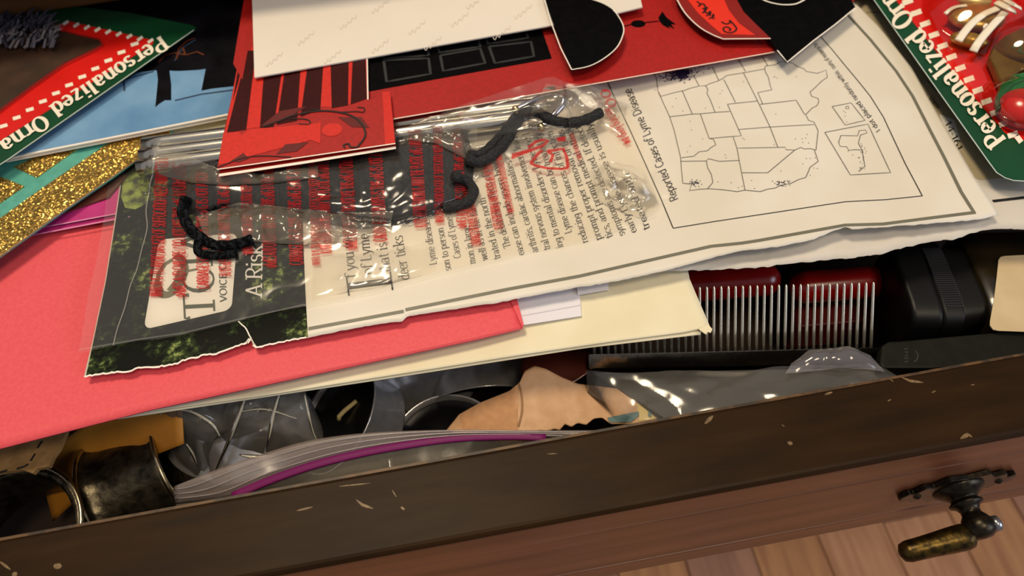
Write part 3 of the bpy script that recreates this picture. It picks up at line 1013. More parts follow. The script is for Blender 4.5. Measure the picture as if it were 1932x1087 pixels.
lf = empty('lower_page', Z(1750, 300, 3), 'second torn page lying under the map page at the right', 'magazine page')
lb = [(1180, 530), (1250, 512), (1290, 512), (1340, 510), (1432, 506), (1480, 500), (1528, 495), (1586, 489.7), (1620, 486), (1666, 480), (1690, 472), (1708, 467.6), (1749, 458), (1775, 453), (1799, 452), (1832, 441), (1850, 436), (1873, 432), (1900, 432.5), (1990, 434), (2350, 450)]  # unseen right end lengthened to cover the drawer from light
link('sheet', coons(ragged(lb, 1.6, 7, 8), [(1180, 300), (1500, 120), (1600, -30), (1800, -60), (1990, -60), (2350, -110)], [(1180, 530), (1180, 300)], [(2350, 450), (2350, -110)], 200, 24, h_leaf), mat('grey_white_paper', '#cfc9c0', 0.6, c2='#c5beb4', scale=30), lf, True, .00012)
link('tan_print', coons([(1700, 250), (1780, 300), (1848, 340), (1990, 325)], [(1600, 0), (1640, -30), (1800, -50), (1990, -60)], [(1700, 250), (1600, 0)], [(1990, 325), (1990, -60)], 30, 20, lift(h_leaf, .1)),
     mat('tan_print', '#b9ab8c', .5, c2='#ab9d7e', scale=40), lf, label='tan printed block')
link('black_bar', ribbon_data([[(1873, 380), (1990, 366)]], .0011, h_leaf, eps=.00012), ink, lf, label='black printed bar')
link('page_number', text_data([('14-161', (1782, 232), (1806, 286), (11, -6), .16, .13, 0), ('useni', (1752, 186), (1768, 206), (8, -5), .16, .13, 0)], lift(h_leaf, .22)), ink, lf)
link('white_margin', poly_fine([(1772, 215), (1800, 226), (1812, 262), (1803, 275), (1785, 250)], lift(h_leaf, .16)), mat('margin_white', '#e4dfd8', .5), lf)
for ln in ([(1635, 24), (1665, 24)], [(1748, 152), (1768, 174)]):
    link('rule_line', ribbon_data([ln], .0003, h_leaf, eps=.0002), ink, lf)

# ================================================================ ornament cards
green = mat('card_green', '#0a4528', 0.35, c2='#083c22', scale=60, spec=.4)
redp = mat('card_red', '#d8160f', 0.35, c2='#c8120c', scale=60, spec=.6)
lett = mat('card_letter', '#f0e6d4', 0.45)


def along(a, b, u, v=0.0):
    """photo point at fraction u of a->b, v px to the side (towards the letters' feet)"""
    a, b = Vector(a), Vector(b)
    d = (b - a).normalized()
    return a.lerp(b, u) + Vector((-d.y, d.x)) * v


def quad(c, d, l, w):
    d = Vector(d).normalized()
    n = Vector((-d.y, d.x))
    c = Vector(c)
    return [tuple(c - d * l / 2 - n * w / 2), tuple(c + d * l / 2 - n * w / 2), tuple(c + d * l / 2 + n * w / 2), tuple(c - d * l / 2 + n * w / 2)]


# ---- left card
oc = empty('ornament_card', Z(150, 160, 15), 'red and green ornament card lying on the snowy card, top left', 'ornament card')
ho = flat(15.6)
link('backing_card', poly_mesh([(-60, 348), (16, 299), (366, 56), (369, 51), (360, 47), (250, 25), (110, 8), (-60, -10)], ho, .0006), green, oc)
link('red_panel', poly_mesh([(-60, 305), (0, 266), (288, 83), (290, 76), (130, 40), (105, 48), (60, 80), (-60, 160)], lift(ho, .1), .0001), redp, oc)
brown = mat('shadow_brown', '#3c2618', .5, c2='#2c1b10', scale=120)
bl = empty
bpts = [(-60, 240), (0, 205), (60, 160), (120, 118), (175, 92), (192, 82), (186, 75), (150, 68), (120, 60), (95, 52), (60, 60), (-60, 100)]
link('ornament_photo', poly_mesh(bpts, lift(ho, .9), .0008), brown, oc, label='brown padded ornament panel')
link('panel_rim', ribbon_data([[(-60, 244), (0, 208), (60, 163), (120, 121), (175, 95), (194, 84), (187, 74), (150, 66), (118, 57)]], .0007, lift(ho, .95)), mat('rim_red', '#8a1410', .4), oc)
# dark tinsel needles at the card's far corner
random.seed(5)
needles = []
for k in range(120):
    p = Z(random.uniform(-20, 100), random.uniform(38, 92), 17 + random.uniform(0, 2))
    a = random.uniform(-.9, .9) + 1.2
    q = p + Vector((math.cos(a) * .006, math.sin(a) * .006, random.uniform(.0005, .003)))
    needles.append(tube_mesh([p, p.lerp(q, .5) + Vector((0, 0, .0006)), q], [.0006, .0005, .0001], 4))
link('tinsel', merge(needles), mat('tinsel', '#3a3640', .45, .4), oc, label='dark tinsel needles').__setitem__('kind', 'stuff')
dashes = []
for k in range(12):
    c = Vector((254, 83)).lerp(Vector((-18, 253)), k / 11)
    dashes.append(poly_mesh(quad(c, (1, -.30), 15, 6.5), lift(ho, .22)))
for k in range(9):
    c = Vector((124, 43)).lerp(Vector((284, 77)), k / 8)
    dashes.append(poly_mesh(quad(c, (.75, -.5), 12, 5.5), lift(ho, .22)))
link('dashed_border', merge(dashes), lett, oc, label='white dashes along the border')
link('lettering', text_data([('Personalized', (303, 68), (90, 202), (17, 22), .34, .15, .02, 0, .16), ('Orna', (80, 216), (-6, 272), (17, 22), .34, .15, .02, 0, .16)], lift(ho, .24)), lett, oc, label='cream words Personalized Orna')
link('card_edge', ribbon_data([[(-60, 350), (16, 301), (366, 57)]], .0005, lift(ho, .02)), mat('edge_pale', '#b8c4c0', .5), oc)

# ---- right card with the gold bell ornament
rc = empty('ornament_card', Z(1850, 180, 9), 'red and green ornament card with a gold bell in clear plastic, right edge', 'ornament card')
hr = flat(9.6)
outer = [(1610, -60), (1650, 0), (1777, 180), (1868, 308), (1880, 324), (1896, 334), (1912, 339), (2010, 345), (2010, -60)]
link('backing_card', poly_mesh(outer, hr, .0006), green, rc)
link('red_panel', poly_mesh([(1642, -60), (1690, 0), (1800, 140), (1896, 250), (1915, 262), (2010, 270), (2010, -60)], lift(hr, .1), .0001), redp, rc)
dashes = []
for k in range(14):
    c = Vector((1690, -14)).lerp(Vector((1905, 258)), k / 13)
    dashes.append(poly_mesh(quad(c + Vector((6, -4)), (1, -.35), 20, 10), lift(hr, .22)))
for k in range(5):
    dashes.append(poly_mesh(quad((1922 + k * 22, 262 + k * 2), (.6, .8), 16, 10), lift(hr, .22)))
link('dashed_border', merge(dashes), lett, rc, label='white dashes along the border')
link('lettering', text_data([('Personalized', (1898, 262), (1734, 49), (-30, 22), .36, .15, .02, 0, .16), ('Orn', (1725, 38), (1680, -22), (-30, 22), .36, .15, .02, 0, .16)], lift(hr, .24)), lett, rc, label='cream words Personalized Orn')
link('card_edge', ribbon_data([[(1610, -58), (1650, 2), (1777, 182), (1868, 310), (1880, 326), (1896, 336), (1912, 341), (2010, 347)]], .0004, lift(hr, .02)), mat('edge_pale', '#b8c4c0', .5), rc)
gold = mat('gold_paint', '#b88e46', 0.28, 0.6, c2='#a07834', scale=250)
gold_l = mat('gold_light', '#c8ab70', 0.32, 0.5)
orn = empty('bell_ornament', Z(1870, 120, 11), 'gold bell ornament with white ribbons, holly leaf and red berry on the right card', 'ornament')


def blob(name, px, py, mm, rx, ry, rz, m, rot=0.0, parent=orn, label=None):
    me = lathe_mesh([(math.sin(math.pi * k / 14) + 1e-4, -math.cos(math.pi * k / 14)) for k in range(15)], 28)
    me.transform(Matrix.Translation(Z(px, py, mm)) @ Matrix.Rotation(rot, 4, 'Z') @ Matrix.Diagonal((rx, ry, rz, 1)))
    return link(name, me, m, parent, True, label=label)


bell1 = blob('bell', 1842, 32, 13.4, .0100, .0078, .0034, gold, -.3, label='gold bell body')
blob('bell_mouth', 1829, 76, 12.6, .0066, .0030, .0026, gold, -.62, label='gold bell rim')
blob('bow', 1838, 0, 15.6, .0062, .0030, .0020, gold_l, -.4)
blob('bow', 1893, 8, 15.2, .0040, .0028, .0018, gold_l, .5)
rib = mat('white_ribbon', '#ece4d2', .4)
hb = flat(16.6)


def strap(pts, mm, w, name='ribbon', m=rib):
    P = [Z(x, y, z) for x, y, z in pts]
    P = smoothline(P, 6)
    link(name, tube_mesh(P, w, 8, True, .28), m, orn, True)


strap([(1886, 14, 17.2), (1858, 26, 17.4), (1836, 42, 17), (1820, 60, 16), (1808, 77, 14.6)], 0, .0014)
strap([(1897, 22, 17.2), (1880, 40, 17.2), (1862, 60, 16.6), (1846, 80, 15.6), (1836, 97, 13.6)], 0, .0014)
strap([(1783, 26, 14.8), (1800, 14, 16), (1824, 10, 16.6)], 0, .0008)
strap([(1880, 4, 18), (1900, 14, 18.4), (1915, 22, 17)], 0, .0016)
strap([(1896, 0, 18), (1912, 8, 18.4), (1926, 16, 17)], 0, .0012)
# the larger bell, partly out of the photo
bp = [(1868, 106), (1876, 84), (1896, 66), (1926, 52), (1990, 40), (1990, 130), (1930, 128), (1906, 150), (1894, 162), (1884, 140)]
link('large_bell', poly_mesh(bp, flat(14.4), .0036), mat('bronze_gold', '#80602c', .32, .5, c2='#6c4e22', scale=120), orn, bevel=.0012, label='large gold bell side')
lp = [(1884, 176), (1890, 158), (1904, 150), (1912, 140), (1926, 138), (1990, 118), (1990, 170), (1926, 164), (1908, 176), (1896, 190), (1886, 204)]
hol = mat('holly_green', '#1d6a34', .35)
link('holly_leaf', poly_mesh(lp, flat(14.6), .0030), hol, orn, bevel=.0008, label='green holly leaf')
link('leaf_vein', ribbon_data([[(1892, 184), (1912, 160), (1960, 140)]], .0006, flat(14.65)), mat('vein', '#124a22', .4), orn)
blob('berry', 1930, 205, 13.5, .0076, .0076, .0056, mat('berry_red', '#c8201c', .22, spec=.7), 0, label='glossy red berry')
link('etched_swirl', ribbon_data([[tuple(p) for p in smoothline([(1910, 92), (1918, 86), (1926, 90), (1922, 98), (1932, 100)], 5)]], .0006, flat(14.45)), mat('swirl_green', '#3a5a38', .4), orn)


def h_blister(x, y):
    def bump(cx, cy, r, h):
        d = ((x - cx) ** 2 + (y - cy) ** 2) ** .5 / r
        return h * max(0, 1 - d * d)
    a, b, c = Z(1845, 30, 10), Z(1930, 100, 10), Z(1932, 205, 10)
    return H + .0112 + max(bump(a.x, a.y, .020, .0095), bump(b.x, b.y, .016, .0095), bump(c.x, c.y, .014, .0110)) + .0002 * nz(x, y, 120, 4)


clear = film_mat('clear_blister', haze=.0, rough=.05)
link('blister', coons([(1752, 20), (1790, 100), (1850, 190), (1905, 246), (1990, 250)], [(1740, -40), (1800, -60), (1880, -60), (1940, -60), (1990, -60)], [(1752, 20), (1740, -40)], [(1990, 250), (1990, -60)], 40, 40, h_blister), clear, rc, True, label='clear plastic blister')

# ================================================================ red fireplace card
rcd = empty('pop_up_card', Z(850, 130, 16), 'red and black die-cut pop-up card with stair post, door and banner', 'greeting card')
hc = tilt((742, 222, 16.4), (1470, 96, 10.4), (700, -40, 16.8))
cred = mat('deep_red_card', '#a81410', 0.5, c2='#9a100c', scale=700, bump=.06, bscale=1500)
bred = mat('bright_red_print', '#cf2415', 0.5, c2='#c21e10', scale=700)
dred = mat('dark_red_print', '#380709', 0.5, c2='#300506', scale=500, spec=.2)
blk = mat('black_card', '#060607', 0.45, c2='#0a0a0b', scale=300, spec=.05)
c2 = lambda *p: off(380, 0, 2.7176, p)
c3 = lambda *p: off(1000, 0, 3.624, p)
base = c2((230, 560), (985, 606), (1320, 552)) + [(1470, 95.5), (1485, 114), (1540, 72), (1615, 15), (1640, -40), (470, -40)]
base = [(520, 262)] + base[1:]
base = [(742, 224), (866, 203), (1180, 147), (1470, 96), (1640, -20), (1640, -60), (470, -60), (440, 120), (520, 262)]
link('base_panel', poly_mesh(base, hc, .0006), cred, rcd)
link('panel_edge', ribbon_data([[(742, 225), (866, 204), (1180, 148), (1470, 97)]], .0004, lift(hc, .02)), edgew, rcd)
# door with panes
link('door_print', poly_mesh(c2((700, 200), (700, 495), (855, 470), (1320, 385), (1797, 300), (1742, 140), (1500, 150)), lift(hc, .08)), blk, rcd, label='black door print')
pane = mat('pane_line', '#26282a', .5)
for q in ([(935, 310), (950, 420), (1175, 380), (1165, 300)], [(1225, 285), (1240, 365), (1455, 325), (1430, 250)], [(1475, 240), (1505, 325), (1705, 290), (1690, 215)],
          [(925, 260), (935, 300), (1165, 285), (1160, 215)], [(1205, 225), (1222, 270), (1430, 240), (1415, 180)], [(1455, 180), (1470, 225), (1675, 195), (1660, 150)]):
    p = c2(*q)
    link('door_pane', ribbon_data([p + [p[0]]], .0010, lift(hc, .1)), pane, rcd)
# front leaf with stripes, newel post and scrolls
hp = flat(18.6)
leafp = c2((80, 868), (540, 802), (995, 735), (968, 470), (928, 470), (925, 488), (858, 512), (846, 300), (846, 100), (270, -100), (240, 100), (200, 260), (150, 520), (112, 690))
link('under_leaf', poly_mesh(c2((92, 904), (540, 834), (997, 757), (970, 560), (500, 500), (112, 690)), flat(17.3), .0004), cred, rcd)
link('under_leaf_edge', ribbon_data([c2((90, 900), (540, 832), (997, 758))], .0012, flat(17.35)), edgew, rcd)
link('front_leaf', poly_mesh(leafp, hp, .0005), cred, rcd)
link('front_leaf_edge', ribbon_data([c2((80, 870), (540, 804), (995, 737)), c2((850, 300), (854, 512))], .00045, lift(hp, .02)), edgew, rcd)
link('stripe_ground', poly_mesh(c2((200, 260), (130, 640), (118, 685), (180, 672), (300, 650), (420, 580), (560, 545), (700, 548), (852, 510), (846, 300), (600, 200), (250, 240)), lift(hp, .05)), bred, rcd)
for st in ([(236, 260), (280, 258), (230, 665), (130, 680)], [(318, 400), (412, 370), (370, 655), (300, 655)], [(432, 330), (510, 330), (490, 620), (385, 640)], [(545, 330), (625, 330), (610, 560), (508, 600)], [(662, 320), (755, 310), (752, 540), (668, 555)], [(775, 310), (842, 300), (848, 508), (765, 535)], [(205, 250), (225, 250), (190, 420), (160, 520)]):
    link('stripe', poly_mesh(c2(*st), lift(hp, .1)), dred, rcd)
link('newel_post', poly_mesh(c2((112, 682), (190, 676), (208, 692), (240, 664), (600, 632), (612, 616), (610, 736), (560, 718), (230, 806), (215, 782), (170, 830), (88, 845)), lift(hp, .14)), bred, rcd, label='bright red newel post')
link('post_ball', poly_mesh([(380 + (670 + 53 * math.cos(a)) / 2.7176, (665 + 33 * math.sin(a) - 4 * math.cos(a)) / 2.7176) for a in [k * math.pi / 10 for k in range(20)]], lift(hp, .14)), bred, rcd)
link('side_band', poly_mesh(c2((928, 472), (966, 470), (993, 733), (942, 741)), lift(hp, .1)), bred, rcd)
swl = [c2((80, 860), (200, 815), (300, 800), (460, 806)), c2((320, 650), (400, 620), (480, 590), (600, 570), (700, 575), (780, 600), (830, 650), (840, 700), (800, 755)), c2((800, 550), (835, 555), (830, 575), (790, 572), (700, 575), (560, 560)), c2((735, 760), (730, 745), (755, 738), (765, 755), (800, 755)), c2((450, 610), (520, 610), (555, 620), (550, 638), (500, 636))]
link('scroll_print', ribbon_data([([tuple(p) for p in smoothline(s, 4)], w) for s, w in zip(swl, (.0004, .0007, .0004, .0006, .0004))], .0005, lift(hp, .18)), mat('scroll_ink', '#1c0808', .5), rcd)
for lf_ in ([(300, 650), (400, 570), (540, 545), (460, 595)], [(385, 790), (430, 740), (550, 728), (490, 775)], [(150, 825), (215, 785), (245, 812), (190, 832)], [(700, 600), (820, 600), (862, 655), (770, 650)]):
    link('leaf_print', poly_mesh(c2(*lf_), lift(hp, .16)), mat('leaf_dark_red', '#5e0c0c', .5), rcd)
# black half-round pop-up
hh = tilt((1080, 130, 18.2), (1150, 60, 17.6), (1040, -40, 18.6))
arcp = [tuple(p) for p in smoothline(c3((285, 478), (400, 455), (500, 405), (590, 330), (632, 250), (640, 190), (615, 130), (570, 70), (500, 25), (400, -10)), 4)]
link('black_half_round', poly_mesh(c3((200, -250), (90, -30), (130, 80)) + arcp + c3((360, -60), (300, -250)), hh, .0005), blk, rcd, label='black half-round pop-up')
link('half_round_edge', ribbon_data([arcp[:-8], c3((100, 0), (150, 170), (210, 330), (285, 478))], .0004, lift(hh, .02)), edgew, rcd)
link('finial_print', poly_mesh(off(1000, 0, 3.624, [(740 + 50 * math.cos(k * math.pi / 8), 162 + 25 * math.sin(k * math.pi / 8)) for k in range(16)]), lift(hc, .1)), blk, rcd)
link('finial_line', ribbon_data([c3((640, 182), (700, 165), (880, 145))], .0005, lift(hc, .1)), blk, rcd)
link('tassel_print', poly_mesh(c3((878, 120), (905, 78), (935, 120), (1000, 168), (965, 165), (990, 200), (950, 178), (955, 195), (910, 172), (885, 145)), lift(hc, .1)), blk, rcd)
# banner
hbn = tilt((1330, 60, 14.8), (1450, 72, 14.0), (1300, -60, 15.4))
ban = [tuple(p) for p in smoothline(c3((1000, -10), (1060, 90), (1150, 180), (1240, 235), (1320, 268)), 4)]
link('banner', poly_mesh(c3((960, -200)) + ban + c3((1645, 262), (1540, 160), (1460, 80), (1415, 0), (1380, -200)), hbn, .0005), mat('banner_dark', '#86120d', .5), rcd, label='dark red banner')
link('banner_edge', ribbon_data([ban + c3((1645, 265))], .00045, lift(hbn, .02)), edgew, rcd)
link('banner_print', poly_mesh(c3((1040, -150), (1080, 0), (1150, 90), (1235, 170), (1310, 232), (1540, 240), (1430, 160), (1360, 70), (1320, -20), (1290, -150)), lift(hbn, .08)), mat('banner_bright', '#de2d17', .5), rcd)
scrp = [[(1140, 10), (1165, 30), (1150, 45), (1180, 25), (1200, 50), (1180, 62)], [(1180, 90), (1200, 70), (1212, 52), (1195, 60), (1205, 90), (1225, 88)], [(1205, 110), (1235, 90), (1228, 78), (1232, 110)], [(1225, 128), (1255, 112), (1250, 98), (1252, 130)], [(1262, 128), (1266, 130)],
        [(1308, 150), (1340, 165), (1368, 155), (1365, 140), (1410, 190), (1400, 215), (1365, 225), (1330, 215), (1322, 195), (1345, 185), (1372, 200), (1360, 212)]]
link('banner_script', ribbon_data([[tuple(p) for p in smoothline(c3(*s), 4)] for s in scrp], .0006, lift(hbn, .14)), mat('script_ink', '#1a0606', .5), rcd, label='flowing script ending in ness.')
# black right-hand pop-up
hbp = tilt((1485, 114, 12.6), (1614, 14, 12.2), (1400, -60, 13.6))
bpp = c3((1380, -250), (1415, 0), (1470, 90), (1560, 190), (1660, 300), (1690, 350), (1755, 425)) + [(1535, 76), (1575, 46), (1614, 14), (1608, 4), (1600, -60)]
link('black_point', poly_mesh(bpp, hbp, .0005), blk, rcd, label='black pointed pop-up corner')
link('black_point_edge', ribbon_data([c3((1690, 345), (1758, 426)) + [(1535, 77), (1575, 47), (1614, 15)]], .00045, lift(hbp, .05)), edgew, rcd)
link('black_point_line', ribbon_data([[tuple(p) for p in smoothline([(1432, -4), (1450, 4), (1475, 9), (1500, 8), (1518, 0)], 4)]], .0006, lift(hbp, .1)), edgew, rcd)

# ---- white card lying on the red card, faintly watermarked
wc = empty('white_card', Z(800, 60, 20), 'blank white card lying across the top of the red pop-up card', 'card')
hw = tilt((480, 146, 20.4), (1212, 13, 16.2), (480, -40, 20.6))
link('card', poly_mesh([(480, 146), (760, 97), (1040, 48), (1163, 25), (1212, 13), (1195, -60), (474, -60)], hw, .0005), mat('photo_paper', '#e6dfd6', 0.38, c2='#ded7cd', scale=12), wc)
wm = []
for x, y in ((500, 120), (560, 80), (610, 115), (640, 50), (700, 95), (770, 60), (700, 20), (800, 90), (850, 45), (930, 70), (880, 12), (970, 30)):
    b = [(x, y), (x + 4, y + 6), (x + 9, y - 4), (x + 12, y + 2), (x + 17, y - 9), (x + 21, y - 6), (x + 25, y - 16), (x + 30, y - 14), (x + 33, y - 22)]
    wm.append([tuple(p) for p in smoothline(b, 3)])
link('watermark', ribbon_data(wm, .00022, lift(hw, .05)), mat('watermark', '#d9d1c7', .4), wc, label='faint grey back print')

# ================================================================ straws, pouch, cord and clip in their clear bag
steel = mat('polished_steel', '#e2ded2', 0.2, 1.0)
SR = .0026
s0, s1 = Z(268, 296, 10.4), Z(1052, 196, 11.2)
sd = (s1 - s0)
sd.z = 0
sn_ = Vector((-sd.y, sd.x, 0)).normalized()
NAMES = ['polished steel drinking straw in the bag, farthest from the drawer front', 'polished steel drinking straw in the bag, middle of the three', 'polished steel drinking straw in the bag, nearest the black pouch']
for k, dd in enumerate((.0054, 0, -.0054)):
    a, b = s0 + sn_ * dd, s1 + sn_ * dd - sd.normalized() * (.004 * k)
    st = empty('drinking_straw', a.lerp(b, .5) - Vector((0, 0, SR)), NAMES[k], 'straw', 'steel straws in the bag')
    link('tube', tube_mesh([a.lerp(b, t / 20) for t in range(21)], SR, 20, False), steel, st, True, .0004)
    link('tip_ring', tube_mesh([b - sd.normalized() * .0012, b], SR + .00012, 20, False), steel, st, True)
pouch_b = [(338, 398), (380, 408), (440, 400), (520, 404), (600, 420), (680, 432), (760, 424), (830, 402), (876, 376), (892, 340)]
pouch_t = [(336, 345), (400, 322), (480, 318), (560, 308), (640, 300), (720, 284), (780, 262), (840, 244), (880, 250), (896, 300)]
PB = [Z(x, y, 7) for x, y in pouch_b]
PT = [Z(x, y, 7) for x, y in pouch_t]


def pouch_uv(x, y):
    """rough (u, v) of a floor point in the pouch"""
    u = (x - PB[0].x) / (PB[-1].x - PB[0].x)
    return u


def h_pouch(x, y):
    u = (x - PB[0].x) / (PB[-1].x - PB[0].x)
    if u < -.02 or u > 1.02:
        return -1
    u = min(max(u, 0), 1)

    def at(P):
        for a, b in zip(P, P[1:]):
            if a.x <= x <= b.x:
                return a.y + (b.y - a.y) * (x - a.x) / (b.x - a.x)
        return P[0].y if x < P[0].x else P[-1].y
    y0, y1 = at(PB), at(PT)
    if y1 - y0 < 1e-4:
        return -1
    v = (y - y0) / (y1 - y0)
    if v <= 0 or v >= 1:
        return -1
    e = max(0, 1 - (2 * v - 1) ** 2) ** .5 * max(0, min(1, min(u, 1 - u) * 7)) ** .6
    return h_page(x, y) + .0004 + .0062 * e * (1 + .35 * nz(x, y, 45, 3)) + .0012 * nz(x, y, 90, 8) * e


def knit():
    m = mat('black_knit', '#101114', 0.9, spec=.05)
    nt = m.node_tree
    b = nt.nodes['Principled BSDF']
    tc = nt.nodes.new('ShaderNodeTexCoord')
    w1 = nt.nodes.new('ShaderNodeTexWave')
    w1.inputs['Scale'].default_value = 110
    w1.inputs['Distortion'].default_value = 9
    w1.inputs['Detail Scale'].default_value = 3
    mp = nt.nodes.new('ShaderNodeMapping')
    mp.inputs['Rotation'].default_value = (0, 0, .12)
    nt.links.new(tc.outputs['Object'], mp.inputs[0])
    nt.links.new(mp.outputs[0], w1.inputs[0])
    v = nt.nodes.new('ShaderNodeTexVoronoi')
    v.inputs['Scale'].default_value = 750
    nt.links.new(tc.outputs['Object'], v.inputs[0])
    mu = nt.nodes.new('ShaderNodeMath')
    mu.operation = 'MULTIPLY'
    nt.links.new(w1.outputs[1], mu.inputs[0])
    nt.links.new(v.outputs['Distance'], mu.inputs[1])
    bp = nt.nodes.new('ShaderNodeBump')
    bp.inputs['Strength'].default_value = .9
    bp.inputs['Distance'].default_value = .0012
    nt.links.new(mu.outputs[0], bp.inputs['Height'])
    nt.links.new(bp.outputs[0], b.inputs['Normal'])
    r = nt.nodes.new('ShaderNodeValToRGB')
    r.color_ramp.elements[0].color = srgb('#060708')
    r.color_ramp.elements[1].color = srgb('#24262b')
    r.color_ramp.elements[1].position = .6
    nt.links.new(mu.outputs[0], r.inputs[0])
    nt.links.new(r.outputs[0], b.inputs['Base Color'])
    return m


kn = knit()
po = empty('drawstring_pouch', Z(620, 360, 7), 'black knitted drawstring pouch inside the clear bag', 'pouch')
B_, T_ = resample(PB, 80), resample(PT, 80)
vs, fs = [], []
for j in range(25):
    for i in range(81):
        p = B_[i].lerp(T_[i], j / 24)
        z = h_pouch(p.x, p.y)
        base_z = h_page(p.x, p.y) + .0003
        vs.append(Vector((p.x, p.y, max(z, base_z))))
for j in range(24):
    for i in range(80):
        a = j * 81 + i
        fs.append((a, a + 1, a + 82, a + 81))
link('pouch_body', up_faces(mesh(vs, fs)), kn, po, True)


def cord(pts, r, parent, name='cord', m=None, n=10):
    P = smoothline([Z(x, y, z) for x, y, z in pts], 8)
    # braided look: the radius swells at every plait
    d = 0
    R = []
    for i, p in enumerate(P):
        if i:
            d += (p - P[i - 1]).length
        R.append(r * (1 + .07 * math.sin(d / r * 2.4)))
    link(name, tube_mesh(P, R, n), m or kn, parent, True)


cordm = mat('black_cord', '#0c0d0f', .85, c2='#26282c', scale=1400, bump=.9, bscale=1600, lo=.45, hi=.62)
cord([(880, 300, 13), (905, 306, 11), (935, 288, 10.5), (958, 262, 11.5), (980, 226, 13.5), (998, 212, 16), (1015, 212, 16.5), (1040, 226, 15), (1070, 232, 13), (1105, 226, 12.6), (1134, 212, 12.6)], .0018, po, 'drawstring', cordm)
cord([(884, 292, 12), (908, 290, 11), (930, 272, 11), (950, 250, 12), (972, 222, 14.5), (990, 208, 17)], .0016, po, 'drawstring', cordm)
cord([(856, 332, 14), (880, 342, 10), (893, 358, 9), (886, 378, 9), (862, 388, 9), (836, 392, 9)], .0018, po, 'drawstring_loop', cordm)
cord([(352, 372, 12), (344, 400, 10), (356, 428, 9.4), (376, 446, 9.2), (404, 462, 9.2), (440, 462, 9.4), (476, 452, 9.6)], .0017, po, 'strap_tail', kn)
cord([(376, 452, 10.5), (372, 470, 9.4), (384, 480, 9.2), (420, 482, 9.2), (446, 478, 9.2)], .0013, po, 'strap_tail', kn)
cl = empty('cord_clip', Z(1030, 200, 14), 'bent polished metal clip the black cord runs through', 'clip')
P = smoothline([Z(*q) for q in ((973, 207, 17.5), (995, 196, 18), (1018, 186, 18.2), (1042, 180, 18), (1060, 184, 17), (1062, 197, 16), (1048, 214, 15), (1034, 228, 14), (1021, 240, 13.2))], 6)
link('bent_rod', tube_mesh(P, .0011, 12), mat('clip_steel', '#b9bcc8', .15, 1.0), cl, True)
for e in (P[0], P[-1]):
    me = lathe_mesh([(math.sin(math.pi * k / 8) * .0015 + 1e-5, -math.cos(math.pi * k / 8) * .0015) for k in range(9)], 14)
    link('rod_tip', xform(me, e), mat('tip_brass', '#c9b98a', .25, 1.0), cl, True)

# ---- the bag film
ftop = [(206, 322), (222, 296), (248, 268), (272, 243), (276, 262), (300, 262), (335, 268), (372, 290), (410, 304), (450, 318), (500, 312), (600, 290), (740, 255), (790, 232), (866, 200), (950, 172), (1030, 146), (1045, 145), (1075, 158), (1120, 158), (1160, 170), (1192, 192)]
fbot = [(148, 667), (200, 655), (260, 643), (300, 640), (345, 632), (400, 618), (450, 606), (520, 588), (575, 578), (650, 566), (720, 549), (760, 535), (850, 512), (950, 489), (1000, 477), (1060, 468), (1110, 455), (1150, 444), (1190, 428), (1222, 412), (1240, 402)]
fleft = [(148, 667), (158, 610), (166, 556), (180, 500), (186, 470), (198, 400), (206, 322)]
fright = [(1240, 402), (1256, 380), (1262, 366), (1250, 330), (1232, 290), (1215, 240), (1192, 192)]
fl0, fl1 = Z(960, 175, 14), Z(1140, 165, 14)


def h_film(x, y):
    base = h_page(x, y) + .0007
    p = h_pouch(x, y)
    if p > 0:
        base = max(base, p + .0008)
    # over the straws
    w = Vector((x, y, 0)) - Vector((s0.x, s0.y, 0))
    t = w.dot(sd) / sd.dot(sd)
    dn_ = w.dot(sn_)
    if 0 <= t <= 1.02:
        zz = s0.z + (s1.z - s0.z) * t
        e = max(0, 1 - (abs(dn_) / .0145) ** 2)
        base = max(base, h_page(x, y) + .0007 + (zz + SR + .0010 - h_page(x, y)) * min(1, e * 1.8))
    # the cord and clip push the right end up; the far edge turns up over the red card
    q = ((x - .020) / .020) ** 2 + ((y - fl0.y + .015) / .018) ** 2
    base += .0040 * math.exp(-q)
    e = max(0, min(1, (y - (fl0.y - .010)) / .010)) * max(0, min(1, (x + .010) / .015)) * max(0, min(1, (.062 - x) / .02))
    base += .0060 * e
    c = .0016 * abs(nz(x, y, 50, 2)) + .0006 * abs(nz(x, y, 120, 5))
    u = max(0, min(1, (x + .112) / .02))
    big = math.exp(-((x + .046) / .03) ** 2 - ((y - .036) / .010) ** 2)
    c += big * (.0030 * abs(nz(x, y, 100, 12)) + .0008 * abs(nz(x, y, 220, 13)))
    big = math.exp(-((x - .046) / .014) ** 2 - ((y - .034) / .012) ** 2)
    c += big * (.0035 * abs(nz(x, y, 85, 22)))
    return base + c * (.35 + .65 * u)


bag = empty('clear_bag', Z(700, 400, 7), 'crinkled clear plastic bag printed with red warnings, holding pouch and straws', 'plastic bag')
link('film', coons(fbot, ftop, fleft, fright, 230, 90, h_film), film_mat('bag_film', haze=.035, rough=.15), bag, True, label='clear crinkled film')
# bunched folds where the film is gathered


